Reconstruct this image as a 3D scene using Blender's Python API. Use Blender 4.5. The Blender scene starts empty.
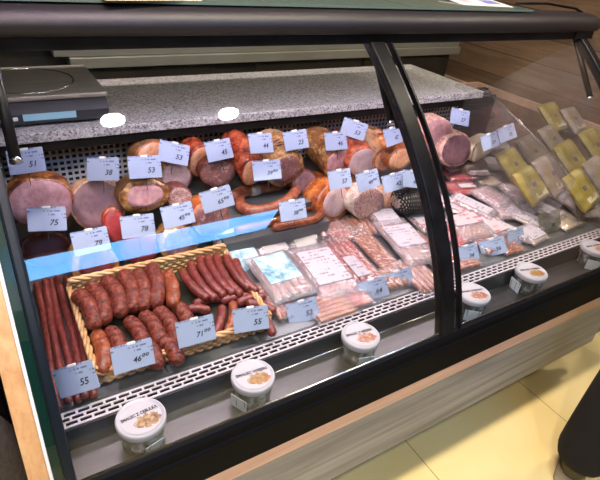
import bpy, math, random
from mathutils import Vector, Matrix, noise, Euler
R = math.radians
DBG = False
rnd = random.Random(7)
scene = bpy.context.scene
COL = scene.collection

# ------------------------------------------------------------------ camera (solved from the counter's own lines)
CAM_R = Vector((0.852631, -0.514058, 0.093619))
CAM_U = Vector((0.205578, 0.494751, 0.844369))
CAM_F = Vector((0.480372, 0.700690, -0.527519))
CAM_C = Vector((0, 0, 1.45))
FPX = 500.0
cam = bpy.data.cameras.new('camera'); cam.sensor_width = 36; cam.lens = FPX * 36 / 600; cam.clip_start = 0.02
co = bpy.data.objects.new('camera', cam); COL.objects.link(co)
m = Matrix((CAM_R, CAM_U, -CAM_F)).transposed().to_4x4(); m.translation = CAM_C
co.matrix_world = m
scene.camera = co

def ray(x, y): return CAM_F + (x - 300) / FPX * CAM_R + (240 - y) / FPX * CAM_U
def onZ(x, y, z):
    d = ray(x, y); return CAM_C + d * ((z - CAM_C.z) / d.z)
def onY(x, y, Y):
    d = ray(x, y); return CAM_C + d * (Y / d.y)
def onX(x, y, X):
    d = ray(x, y); return CAM_C + d * (X / d.x)
def deckz(Y): return 0.60 + 0.1 * (Y - 0.77)
def onDeck(x, y, h=0.0):
    d = ray(x, y); n = Vector((0, -0.1, 1)); p = Vector((0, .77, .60 + h))
    return CAM_C + d * (n.dot(p - CAM_C) / n.dot(d))
def proj(p):
    v = Vector(p) - CAM_C; z = v.dot(CAM_F)
    return 300 + FPX * v.dot(CAM_R) / z, 240 - FPX * v.dot(CAM_U) / z

# ------------------------------------------------------------------ materials
def newmat(name):
    mt = bpy.data.materials.new(name); mt.use_nodes = True
    nt = mt.node_tree; nt.nodes.clear()
    return mt, nt, nt.nodes.new('ShaderNodeOutputMaterial')
def N(nt, kind, **kw):
    n = nt.nodes.new(kind)
    for k, v in kw.items():
        if k in n.inputs: n.inputs[k].default_value = v
        else: setattr(n, k, v)
    return n
def rgb(c): return (c[0], c[1], c[2], 1)
def ramp(nt, fac, stops):
    r = nt.nodes.new('ShaderNodeValToRGB')
    while len(r.color_ramp.elements) < len(stops): r.color_ramp.elements.new(0.5)
    for e, (p, c) in zip(r.color_ramp.elements, stops): e.position = p; e.color = rgb(c)
    nt.links.new(fac, r.inputs[0]); return r.outputs[0]
def coord(nt, scale=(1, 1, 1), kind='Object', rot=(0, 0, 0)):
    t = nt.nodes.new('ShaderNodeTexCoord'); mp = nt.nodes.new('ShaderNodeMapping')
    mp.inputs['Scale'].default_value = scale; mp.inputs['Rotation'].default_value = rot
    nt.links.new(t.outputs[kind], mp.inputs[0]); return mp.outputs[0]
def nz(nt, vec, scale, detail=4, rough=.55, dist=0):
    n = nt.nodes.new('ShaderNodeTexNoise'); n.inputs['Scale'].default_value = scale
    n.inputs['Detail'].default_value = detail; n.inputs['Roughness'].default_value = rough; n.inputs['Distortion'].default_value = dist
    nt.links.new(vec, n.inputs['Vector']); return n.outputs[0]
def plain(name, c, rough=.5, metal=0, spec=.5, coat=0, emit=None, estr=0):
    mt, nt, out = newmat(name); b = N(nt, 'ShaderNodeBsdfPrincipled')
    b.inputs['Base Color'].default_value = rgb(c); b.inputs['Roughness'].default_value = rough; b.inputs['Metallic'].default_value = metal
    b.inputs['Specular IOR Level'].default_value = spec; b.inputs['Coat Weight'].default_value = coat
    if emit: b.inputs['Emission Color'].default_value = rgb(emit); b.inputs['Emission Strength'].default_value = estr
    nt.links.new(b.outputs[0], out.inputs[0]); return mt
def mottled(name, stops, scale=30, rough=.4, bump=.3, bscale=None, stretch=(1, 1, 1), coat=0, dist=0, metal=0, spec=.5, detail=5, speck=0):
    mt, nt, out = newmat(name); b = N(nt, 'ShaderNodeBsdfPrincipled')
    v = coord(nt, stretch); f = nz(nt, v, scale, detail, .6, dist)
    col_ = ramp(nt, f, stops)
    if speck:
        g_ = ramp(nt, nz(nt, v, scale * 4.3, 3, .7), [(.34, (1 - speck,) * 3), (.5, (1, 1, 1)), (.68, (1 + speck * .8,) * 3)])
        mu = nt.nodes.new('ShaderNodeMix'); mu.data_type = 'RGBA'; mu.blend_type = 'MULTIPLY'; mu.inputs[0].default_value = 1
        nt.links.new(col_, mu.inputs[6]); nt.links.new(g_, mu.inputs[7]); col_ = mu.outputs[2]
    nt.links.new(col_, b.inputs['Base Color'])
    b.inputs['Roughness'].default_value = rough; b.inputs['Coat Weight'].default_value = coat; b.inputs['Metallic'].default_value = metal
    b.inputs['Specular IOR Level'].default_value = spec
    if bump:
        bp = nt.nodes.new('ShaderNodeBump'); bp.inputs['Strength'].default_value = bump; bp.inputs['Distance'].default_value = .004
        nt.links.new(nz(nt, v, bscale or scale * 2.5, 4), bp.inputs['Height']); nt.links.new(bp.outputs[0], b.inputs['Normal'])
    nt.links.new(b.outputs[0], out.inputs[0]); return mt
def printed(name, base, ink, rows=120, upper=-0.004, cols=260, dens=.5, rough=.5, coat=0):
    # lines of small print: rows of broken dashes on the upper part of a card or label
    mt, nt, out = newmat(name); b = N(nt, 'ShaderNodeBsdfPrincipled')
    t = nt.nodes.new('ShaderNodeTexCoord'); sp = nt.nodes.new('ShaderNodeSeparateXYZ'); nt.links.new(t.outputs['Object'], sp.inputs[0])
    def M(op, a, bb=None):
        n = nt.nodes.new('ShaderNodeMath'); n.operation = op
        for i, v in enumerate((a, bb)):
            if v is None: continue
            if isinstance(v, (int, float)): n.inputs[i].default_value = v
            else: nt.links.new(v, n.inputs[i])
        return n.outputs[0]
    yr = M('MULTIPLY', sp.outputs[1], rows); row = M('FLOOR', yr); fr = M('FRACT', yr)
    line = M('LESS_THAN', fr, .42)
    cb = nt.nodes.new('ShaderNodeCombineXYZ'); nt.links.new(M('MULTIPLY', sp.outputs[0], cols), cb.inputs[0]); nt.links.new(M('MULTIPLY', row, 7.3), cb.inputs[1])
    w = M('GREATER_THAN', nz(nt, cb.outputs[0], 1.0, 1), 1 - dens)
    cb2 = nt.nodes.new('ShaderNodeCombineXYZ'); nt.links.new(M('MULTIPLY', sp.outputs[0], 28), cb2.inputs[0]); nt.links.new(M('MULTIPLY', row, 3.1), cb2.inputs[1])
    blk = M('GREATER_THAN', nz(nt, cb2.outputs[0], 1.0, 0), .5)
    up = M('GREATER_THAN', sp.outputs[1], upper)
    mask = M('MULTIPLY', M('MULTIPLY', line, w), M('MULTIPLY', up, blk))
    mx = nt.nodes.new('ShaderNodeMix'); mx.data_type = 'RGBA'
    nt.links.new(M('MULTIPLY', mask, .75), mx.inputs[0]); mx.inputs[6].default_value = rgb(base); mx.inputs[7].default_value = rgb(ink)
    nt.links.new(mx.outputs[2], b.inputs['Base Color']); b.inputs['Roughness'].default_value = rough; b.inputs['Coat Weight'].default_value = coat
    nt.links.new(b.outputs[0], out.inputs[0]); return mt
def glassy(name, tint=(1, 1, 1), f0=.05, grey=0.0, greycol=(.8, .8, .8), rough=.0, boost=1.0, bump=0, bscale=60, power=5):
    # thin clear sheet: transparent body, Fresnel gloss, an optional share of milky diffuse
    mt, nt, out = newmat(name)
    tr = N(nt, 'ShaderNodeBsdfTransparent'); tr.inputs[0].default_value = rgb(tint)
    gl = N(nt, 'ShaderNodeBsdfGlossy'); gl.inputs['Roughness'].default_value = rough
    lw = nt.nodes.new('ShaderNodeLayerWeight'); lw.inputs['Blend'].default_value = .5
    pw = nt.nodes.new('ShaderNodeMath'); pw.operation = 'POWER'; pw.inputs[1].default_value = power; nt.links.new(lw.outputs['Facing'], pw.inputs[0])
    ma = nt.nodes.new('ShaderNodeMath'); ma.operation = 'MULTIPLY_ADD'; ma.inputs[1].default_value = (1 - f0) * boost; ma.inputs[2].default_value = f0; ma.use_clamp = True
    nt.links.new(pw.outputs[0], ma.inputs[0])
    body = tr.outputs[0]
    if grey:
        df = N(nt, 'ShaderNodeBsdfDiffuse'); df.inputs[0].default_value = rgb(greycol)
        mx0 = nt.nodes.new('ShaderNodeMixShader'); mx0.inputs[0].default_value = grey
        nt.links.new(tr.outputs[0], mx0.inputs[1]); nt.links.new(df.outputs[0], mx0.inputs[2]); body = mx0.outputs[0]
    mx = nt.nodes.new('ShaderNodeMixShader'); nt.links.new(ma.outputs[0], mx.inputs[0]); nt.links.new(body, mx.inputs[1]); nt.links.new(gl.outputs[0], mx.inputs[2])
    if bump:
        bp = nt.nodes.new('ShaderNodeBump'); bp.inputs['Strength'].default_value = bump; bp.inputs['Distance'].default_value = .006
        nt.links.new(nz(nt, coord(nt), bscale, 3, .6, .8), bp.inputs['Height']); nt.links.new(bp.outputs[0], gl.inputs['Normal'])
    nt.links.new(mx.outputs[0], out.inputs[0]); return mt
def planks(name, c1, c2, c3, along, width, across, rough=.55, length=1.4):
    # wood boards: grain stretched along one axis, a dark joint every board
    mt, nt, out = newmat(name); b = N(nt, 'ShaderNodeBsdfPrincipled')
    sc = [40, 40, 40]; sc[along] = 2.2
    v = coord(nt, tuple(sc)); f = nz(nt, v, 1.0, 6, .65, .6)
    base = ramp(nt, f, [(.25, c1), (.5, c2), (.75, c3)])
    t = nt.nodes.new('ShaderNodeTexCoord'); sp = nt.nodes.new('ShaderNodeSeparateXYZ'); nt.links.new(t.outputs['Object'], sp.inputs[0])
    d = nt.nodes.new('ShaderNodeMath'); d.operation = 'DIVIDE'; d.inputs[1].default_value = width; nt.links.new(sp.outputs[across], d.inputs[0])
    fl = nt.nodes.new('ShaderNodeMath'); fl.operation = 'FLOOR'; nt.links.new(d.outputs[0], fl.inputs[0])
    fr = nt.nodes.new('ShaderNodeMath'); fr.operation = 'FRACT'; nt.links.new(d.outputs[0], fr.inputs[0])
    j = nt.nodes.new('ShaderNodeMath'); j.operation = 'LESS_THAN'; j.inputs[1].default_value = .035; nt.links.new(fr.outputs[0], j.inputs[0])
    wn = nt.nodes.new('ShaderNodeTexWhiteNoise'); wn.noise_dimensions = '1D'; nt.links.new(fl.outputs[0], wn.inputs['W'])
    hv = nt.nodes.new('ShaderNodeHueSaturation'); nt.links.new(base, hv.inputs['Color'])
    ma = nt.nodes.new('ShaderNodeMath'); ma.operation = 'MULTIPLY_ADD'; ma.inputs[1].default_value = .5; ma.inputs[2].default_value = .75; nt.links.new(wn.outputs[0], ma.inputs[0])
    nt.links.new(ma.outputs[0], hv.inputs['Value'])
    mx = nt.nodes.new('ShaderNodeMix'); mx.data_type = 'RGBA'; nt.links.new(j.outputs[0], mx.inputs[0]); nt.links.new(hv.outputs[0], mx.inputs[6]); mx.inputs[7].default_value = rgb([x * .35 for x in c1])
    nt.links.new(mx.outputs[2], b.inputs['Base Color']); b.inputs['Roughness'].default_value = rough
    nt.links.new(b.outputs[0], out.inputs[0]); return mt
def woodgrain(name, c1, c2, c3, along=0, rough=.5, s=60):
    sc = [1, 1, 1]; sc[along] = .05
    return mottled(name, [(.3, c1), (.5, c2), (.7, c3)], s, rough, .15, None, tuple(sc), dist=.5)
def tiles(name, c1, c2, joint, ox, oy, size):
    mt, nt, out = newmat(name); b = N(nt, 'ShaderNodeBsdfPrincipled')
    t = nt.nodes.new('ShaderNodeTexCoord'); sp = nt.nodes.new('ShaderNodeSeparateXYZ'); nt.links.new(t.outputs['Object'], sp.inputs[0])
    js = []
    for i, o in ((0, ox), (1, oy)):
        a = nt.nodes.new('ShaderNodeMath'); a.operation = 'SUBTRACT'; a.inputs[1].default_value = o - 50 * size; nt.links.new(sp.outputs[i], a.inputs[0])
        d = nt.nodes.new('ShaderNodeMath'); d.operation = 'DIVIDE'; d.inputs[1].default_value = size; nt.links.new(a.outputs[0], d.inputs[0])
        f = nt.nodes.new('ShaderNodeMath'); f.operation = 'FRACT'; nt.links.new(d.outputs[0], f.inputs[0])
        l = nt.nodes.new('ShaderNodeMath'); l.operation = 'LESS_THAN'; l.inputs[1].default_value = .006; nt.links.new(f.outputs[0], l.inputs[0]); js.append(l.outputs[0])
    mxx = nt.nodes.new('ShaderNodeMath'); mxx.operation = 'MAXIMUM'; nt.links.new(js[0], mxx.inputs[0]); nt.links.new(js[1], mxx.inputs[1])
    base = ramp(nt, nz(nt, coord(nt), 3, 3), [(.35, c1), (.65, c2)])
    mx = nt.nodes.new('ShaderNodeMix'); mx.data_type = 'RGBA'; nt.links.new(mxx.outputs[0], mx.inputs[0]); nt.links.new(base, mx.inputs[6]); mx.inputs[7].default_value = rgb(joint)
    nt.links.new(mx.outputs[2], b.inputs['Base Color']); b.inputs['Roughness'].default_value = .3
    nt.links.new(b.outputs[0], out.inputs[0]); return mt
def granite(name):
    mt, nt, out = newmat(name); b = N(nt, 'ShaderNodeBsdfPrincipled')
    v = coord(nt)
    vo = nt.nodes.new('ShaderNodeTexVoronoi'); vo.inputs['Scale'].default_value = 230; nt.links.new(v, vo.inputs['Vector'])
    sp = nt.nodes.new('ShaderNodeSeparateColor'); nt.links.new(vo.outputs['Color'], sp.inputs[0])
    c = ramp(nt, sp.outputs[0], [(.0, (.10, .095, .105)), (.2, (.26, .25, .27)), (.5, (.43, .42, .43)), (.8, (.56, .55, .55)), (1, (.66, .65, .64))])
    nt.links.new(c, b.inputs['Base Color']); b.inputs['Roughness'].default_value = .28
    nt.links.new(b.outputs[0], out.inputs[0]); return mt
def food_print(name, cols, cx, cy, rx, ry):
    # lid artwork: white lid with a tilted photograph of food low on one side and pale rings
    mt, nt, out = newmat(name); b = N(nt, 'ShaderNodeBsdfPrincipled')
    t = nt.nodes.new('ShaderNodeTexCoord'); mp = nt.nodes.new('ShaderNodeMapping'); mp.vector_type = 'TEXTURE'
    mp.inputs['Location'].default_value = (cx, cy, 0); mp.inputs['Scale'].default_value = (rx, ry, 1); nt.links.new(t.outputs['Object'], mp.inputs[0])
    sp = nt.nodes.new('ShaderNodeSeparateXYZ'); nt.links.new(mp.outputs[0], sp.inputs[0])
    vz = nt.nodes.new('ShaderNodeCombineXYZ'); nt.links.new(sp.outputs[0], vz.inputs[0]); nt.links.new(sp.outputs[1], vz.inputs[1])
    ln = nt.nodes.new('ShaderNodeVectorMath'); ln.operation = 'LENGTH'; nt.links.new(vz.outputs[0], ln.inputs[0])
    ns = nz(nt, coord(nt), 160, 3)
    ad = nt.nodes.new('ShaderNodeMath'); ad.operation = 'MULTIPLY_ADD'; ad.inputs[1].default_value = .9; ad.inputs[2].default_value = 0; nt.links.new(ns, ad.inputs[0])
    sm = nt.nodes.new('ShaderNodeMath'); sm.operation = 'ADD'; nt.links.new(ad.outputs[0], sm.inputs[0]); nt.links.new(ln.outputs[1], sm.inputs[1])
    ls = nt.nodes.new('ShaderNodeMath'); ls.operation = 'LESS_THAN'; ls.inputs[1].default_value = 1.25; nt.links.new(sm.outputs[0], ls.inputs[0])
    fc = ramp(nt, nz(nt, coord(nt), 110, 4), [(.32, cols[0]), (.48, cols[1]), (.6, cols[2])])
    mx = nt.nodes.new('ShaderNodeMix'); mx.data_type = 'RGBA'; nt.links.new(ls.outputs[0], mx.inputs[0]); mx.inputs[6].default_value = rgb((.46, .43, .475)); nt.links.new(fc, mx.inputs[7])
    nt.links.new(mx.outputs[2], b.inputs['Base Color']); b.inputs['Roughness'].default_value = .35
    nt.links.new(b.outputs[0], out.inputs[0]); return mt
def marbled(name, meat, dark, fat, scale=40, amount=.55, rough=.4):
    mt, nt, out = newmat(name); b = N(nt, 'ShaderNodeBsdfPrincipled'); v = coord(nt)
    a = ramp(nt, nz(nt, v, scale * .4, 3), [(.35, dark), (.65, meat)])
    f = nz(nt, v, scale, 6, .7, 1.5)
    mr = ramp(nt, f, [(amount, (0, 0, 0)), (amount + .07, (1, 1, 1))])
    mx = nt.nodes.new('ShaderNodeMix'); mx.data_type = 'RGBA'; nt.links.new(mr, mx.inputs[0]); nt.links.new(a, mx.inputs[6]); mx.inputs[7].default_value = rgb(fat)
    nt.links.new(mx.outputs[2], b.inputs['Base Color']); b.inputs['Roughness'].default_value = rough; b.inputs['Specular IOR Level'].default_value = .3
    nt.links.new(b.outputs[0], out.inputs[0]); return mt

MT = dict(
    black=mottled('black_metal', [(.4, (.004, .004, .005)), (.6, (.008, .008, .010))], 20, .36, .05, spec=.15),
    bar=mottled('bar_coating', [(.4, (.012, .010, .013)), (.6, (.019, .016, .020))], 300, .42, .15, 700, spec=.45),
    rubber=plain('black_rubber', (.004, .0045, .006), .65, 0, .05),
    steel=mottled('brushed_steel', [(.3, (.30, .30, .31)), (.7, (.42, .42, .43))], 30, .33, .03, None, (.03, 1, 1), metal=1),
    tray=mottled('tray_steel', [(.3, (.085, .082, .088)), (.7, (.14, .135, .142))], 30, .3, .03, None, (.03, 1, 1), metal=.75),
    oldsteel=mottled('worn_steel', [(.3, (.30, .29, .22)), (.7, (.44, .43, .36))], 6, .35, .03, None, (.3, 1, 1), metal=.35),
    deck=mottled('steel_deck', [(.3, (.16, .17, .18)), (.7, (.24, .25, .27))], 30, .4, .03, None, (.05, 1, 1), metal=.7),
    chrome=plain('chrome', (.7, .7, .72), .18, 1),
    grille=plain('lilac_white_enamel', (.52, .46, .50), .35),
    netwall=plain('grey_painted_steel', (.58, .57, .62), .45, .3),
    void=plain('dark_cavity', (.006, .006, .007), .8),
    granite=granite('speckled_granite'),
    greypanel=woodgrain('grey_wood', (.17, .17, .175), (.27, .27, .27), (.40, .40, .40), 0, .5, 26),
    strip=woodgrain('reddish_trim', (.60, .36, .27), (.70, .44, .34), (.78, .52, .42), 0, .45),
    pine=woodgrain('pine_end', (.46, .25, .10), (.58, .34, .15), (.66, .42, .20), 2, .5),
    white=plain('white_plastic', (.78, .77, .78), .4),
    lid=plain('white_lid', (.44, .42, .475), .35, coat=.1),
    greenglass=plain('green_glass_edge', (.002, .022, .016), .2, coat=.15),
    navy=plain('blue_black_profile', (.005, .010, .017), .4, 0, .25),
    wallwood=planks('wood_boards', (.17, .095, .050), (.25, .15, .088), (.34, .22, .135), 1, .145, 2),
    floor=tiles('yellow_tiles', (.72, .58, .25), (.78, .64, .31), (.30, .23, .10), .988, .10, .6),
    ceil=plain('ceiling_paint', (.13, .125, .12), .9),
    shopwall=plain('shop_wall_paint', (.16, .145, .125), .8),
    darkwall=plain('dark_wall', (.045, .042, .038), .7),
    darkpanel=mottled('dark_olive_panel', [(.4, (.022, .020, .014)), (.6, (.032, .029, .020))], 6, .35, 0),
    shelfglass=glassy('green_shelf_glass', (.55, .72, .62), .06, .85, (.17, .24, .20)),
    glass=glassy('front_glass', (.965, .985, .975), .045),
    sideglass=glassy('acrylic_divider', (.93, .93, .93), .05, .04, (.6, .58, .58)),
    film=glassy('clear_film', (.97, .95, .96), .13, .05, (.85, .80, .85), .12, 1, .9, 70, 3),
    milky=glassy('milky_film', (.95, .92, .95), .14, .24, (.80, .72, .80), .12, 1, .9, 60, 3),
    tubplastic=glassy('tub_plastic', (.75, .78, .76), .06, .16, (.45, .5, .5), .1),
    card=printed('price_card', (.36, .425, .61), (.06, .07, .16), 120, 0.001, 230, .55, .45),
    paper=printed('label_paper', (.47, .42, .475), (.10, .07, .11), 75, -1, 150, .52, .5),
    paperred=printed('label_red_print', (.50, .42, .46), (.42, .02, .06), 45, -1, 70, .6, .45),
    sticker=printed('sticker', (.58, .64, .68), (.08, .09, .1), 160, -1, 330, .55, .5),
    bluelabel=mottled('teal_label', [(.36, (.08, .20, .28)), (.5, (.34, .52, .62)), (.62, (.66, .74, .80))], 30, .35, .2),
    pinmat=plain('smoked_plastic', (.05, .04, .04), .2),
    spread=mottled('dark_spread', [(.35, (.035, .045, .035)), (.65, (.13, .14, .12))], 60, .5, .1),
    greencard=glassy('label_holder', (.8, .82, .75), .08, .30, (.32, .31, .27), .1),
    tubwrap=mottled('tub_wrap', [(.40, (.035, .042, .042)), (.52, (.13, .15, .145)), (.62, (.42, .46, .50))], 38, .25, .05, coat=.3),
    ink=plain('black_ink', (.012, .012, .018), .6),
    greyink=plain('grey_ink', (.12, .10, .13), .6),
    cord=plain('white_twine', (.45, .30, .18), .8),
    darkcord=plain('dark_net', (.02, .017, .014), .7),
    brownNet=plain('brown_net', (.20, .085, .030), .7),
    wicker=woodgrain('wicker_cane', (.34, .16, .06), (.56, .31, .13), (.74, .50, .28), 0, .5, 40),
    lcd=plain('blue_display', (.20, .36, .46), .2, emit=(.25, .45, .6), estr=.35),
    scalebody=plain('scale_body', (.025, .028, .045), .4),
    pan=mottled('scale_steel', [(.4, (.33, .32, .30)), (.6, (.40, .39, .36))], 60, .4, .02, None, (.1, 1, 1), metal=.35),
    # meat skins
    sk_brown=mottled('smoked_rind', [(.36, (.06, .013, .006)), (.48, (.24, .065, .018)), (.58, (.46, .18, .055))], 38, .35, .5, 90, coat=.3, speck=.55),
    sk_gold=mottled('golden_roast_skin', [(.36, (.14, .035, .010)), (.48, (.38, .15, .042)), (.6, (.58, .32, .13))], 36, .35, .5, 80, coat=.3, speck=.55),
    sk_orange=mottled('orange_smoked_skin', [(.34, (.18, .033, .009)), (.5, (.40, .10, .024)), (.64, (.56, .20, .06))], 34, .3, .35, 70, coat=.35, speck=.55),
    sk_red=mottled('red_spiced_skin', [(.36, (.12, .010, .006)), (.5, (.38, .050, .022)), (.64, (.56, .15, .06))], 55, .35, .6, 120, coat=.3, speck=.55),
    sk_tan=mottled('tan_rind', [(.3, (.42, .19, .10)), (.5, (.58, .32, .20)), (.68, (.68, .45, .32))], 22, .4, .35, 70, coat=.2, speck=.55),
    sk_pale=mottled('pale_mould_skin', [(.3, (.42, .31, .26)), (.5, (.60, .48, .42)), (.68, (.70, .60, .55))], 60, .6, .6, 130, speck=.55),
    sk_pink=mottled('pink_loaf_skin', [(.3, (.58, .28, .22)), (.5, (.68, .40, .32)), (.68, (.74, .50, .42))], 20, .4, .2, 60, speck=.55),
    sk_dark=mottled('dark_salami_skin', [(.3, (.07, .016, .014)), (.5, (.16, .035, .028)), (.7, (.30, .11, .09))], 70, .4, .6, 140, speck=.55),
    sk_loaf=mottled('dark_brown_crust', [(.3, (.05, .028, .022)), (.5, (.11, .065, .050)), (.7, (.18, .11, .09))], 30, .4, .3, 90, speck=.55),
    # cut faces
    cf_pink=mottled('pink_ham_cut', [(.32, (.40, .18, .19)), (.5, (.50, .26, .28)), (.7, (.60, .36, .37))], 22, .4, .1, 60, spec=.3, speck=.22),
    cf_grey=mottled('greyish_pink_cut', [(.32, (.40, .25, .27)), (.5, (.48, .33, .35)), (.7, (.55, .40, .41))], 60, .42, .1, 90, spec=.3, speck=.22),
    cf_purple=mottled('purple_ham_cut', [(.32, (.14, .062, .075)), (.5, (.22, .11, .125)), (.7, (.29, .155, .17))], 12, .42, .08, 60, spec=.3, speck=.22),
    cf_red=marbled('raw_red_cut', (.40, .045, .045), (.22, .02, .025), (.66, .36, .32), 45, .60),
    cf_dark=marbled('dark_cured_cut', (.26, .035, .040), (.15, .018, .025), (.46, .20, .17), 50, .64),
    cf_marble=marbled('marbled_cut', (.27, .12, .11), (.18, .07, .07), (.46, .32, .29), 60, .54),
    cf_salami=marbled('salami_cut', (.38, .18, .16), (.28, .11, .10), (.58, .44, .40), 160, .5),
    cf_orange=mottled('orange_cut', [(.32, (.56, .21, .11)), (.5, (.66, .31, .18)), (.7, (.72, .42, .28))], 30, .4, .1, 60, speck=.22),
    cf_pale=mottled('pale_ham_cut', [(.32, (.46, .29, .29)), (.5, (.53, .36, .36)), (.7, (.60, .43, .43))], 50, .42, .08, 90, spec=.3),
    fat=mottled('fat_layer', [(.3, (.62, .42, .30)), (.7, (.74, .58, .46))], 40, .4, .2),
    saus=mottled('sausage_casing', [(.36, (.055, .006, .004)), (.5, (.145, .019, .011)), (.64, (.27, .060, .029))], 110, .48, .8, 200, coat=.08, speck=.55),
    sausor=mottled('orange_sausage_casing', [(.34, (.13, .024, .010)), (.5, (.26, .055, .020)), (.66, (.38, .12, .05))], 60, .34, .4, 160, coat=.25, speck=.55),
    kab=mottled('thin_sausage_casing', [(.3, (.085, .012, .010)), (.5, (.16, .024, .020)), (.68, (.26, .055, .042))], 80, .32, .4, 200, (1, 1, 1), coat=.3, speck=.55),
    kabpack=mottled('packed_sausage', [(.3, (.24, .055, .024)), (.5, (.39, .115, .055)), (.7, (.52, .23, .13))], 40, .3, .2, 90, coat=.4, speck=.55),
    slices=marbled('sliced_bacon', (.44, .085, .075), (.32, .04, .045), (.62, .40, .35), 40, .53),
    redpack=marbled('red_pack_meat', (.50, .04, .05), (.36, .02, .03), (.80, .55, .55), 30, .56),
    ring=mottled('ring_sausage_casing', [(.3, (.13, .028, .014)), (.5, (.24, .062, .032)), (.68, (.36, .13, .075))], 60, .34, .35, 160, coat=.3, speck=.55),
    yellow=mottled('yellow_pack_print', [(.3, (.20, .145, .020)), (.5, (.33, .25, .05)), (.7, (.45, .38, .16))], 14, .35, .4, 40, coat=.3),
    yellowpink=mottled('mauve_pack_print', [(.34, (.26, .19, .05)), (.48, (.28, .21, .18)), (.66, (.36, .30, .27))], 12, .4, .4, 40, coat=.2),
    cheese=mottled('cream_cut', [(.3, (.62, .50, .32)), (.7, (.72, .62, .46))], 20, .45, .1),
    whitewrap=mottled('white_wrapping', [(.3, (.36, .31, .31)), (.7, (.52, .47, .47))], 14, .5, .8, 30),
    cloth=mottled('grey_cloth', [(.3, (.07, .07, .062)), (.7, (.13, .13, .115))], 90, .9, .5, 300),
    trouser=mottled('black_trousers', [(.3, (.0025, .0025, .003)), (.7, (.005, .005, .006))], 120, .95, .3, 400),
    jacket=mottled('black_jacket', [(.3, (.008, .008, .010)), (.7, (.016, .016, .019))], 80, .8, .3, 300),
    shoe=mottled('olive_suede', [(.3, (.07, .060, .030)), (.7, (.13, .115, .06))], 60, .8, .3, 200),
    sole=plain('shoe_sole', (.30, .25, .14), .7),
    skin=mottled('skin', [(.3, (.46, .25, .17)), (.7, (.54, .31, .22))], 20, .5, .1),
    hair=mottled('brown_hair', [(.3, (.03, .018, .010)), (.7, (.07, .04, .022))], 60, .5, .5, 200, (1, 1, .1)),
    eye=plain('eye_white', (.7, .7, .68), .2), lips=plain('lips', (.40, .14, .12), .45),
)
def emis(name, c, s):
    mt, nt, out = newmat(name); e = N(nt, 'ShaderNodeEmission'); e.inputs[0].default_value = rgb(c); e.inputs[1].default_value = s
    nt.links.new(e.outputs[0], out.inputs[0]); return mt

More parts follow.
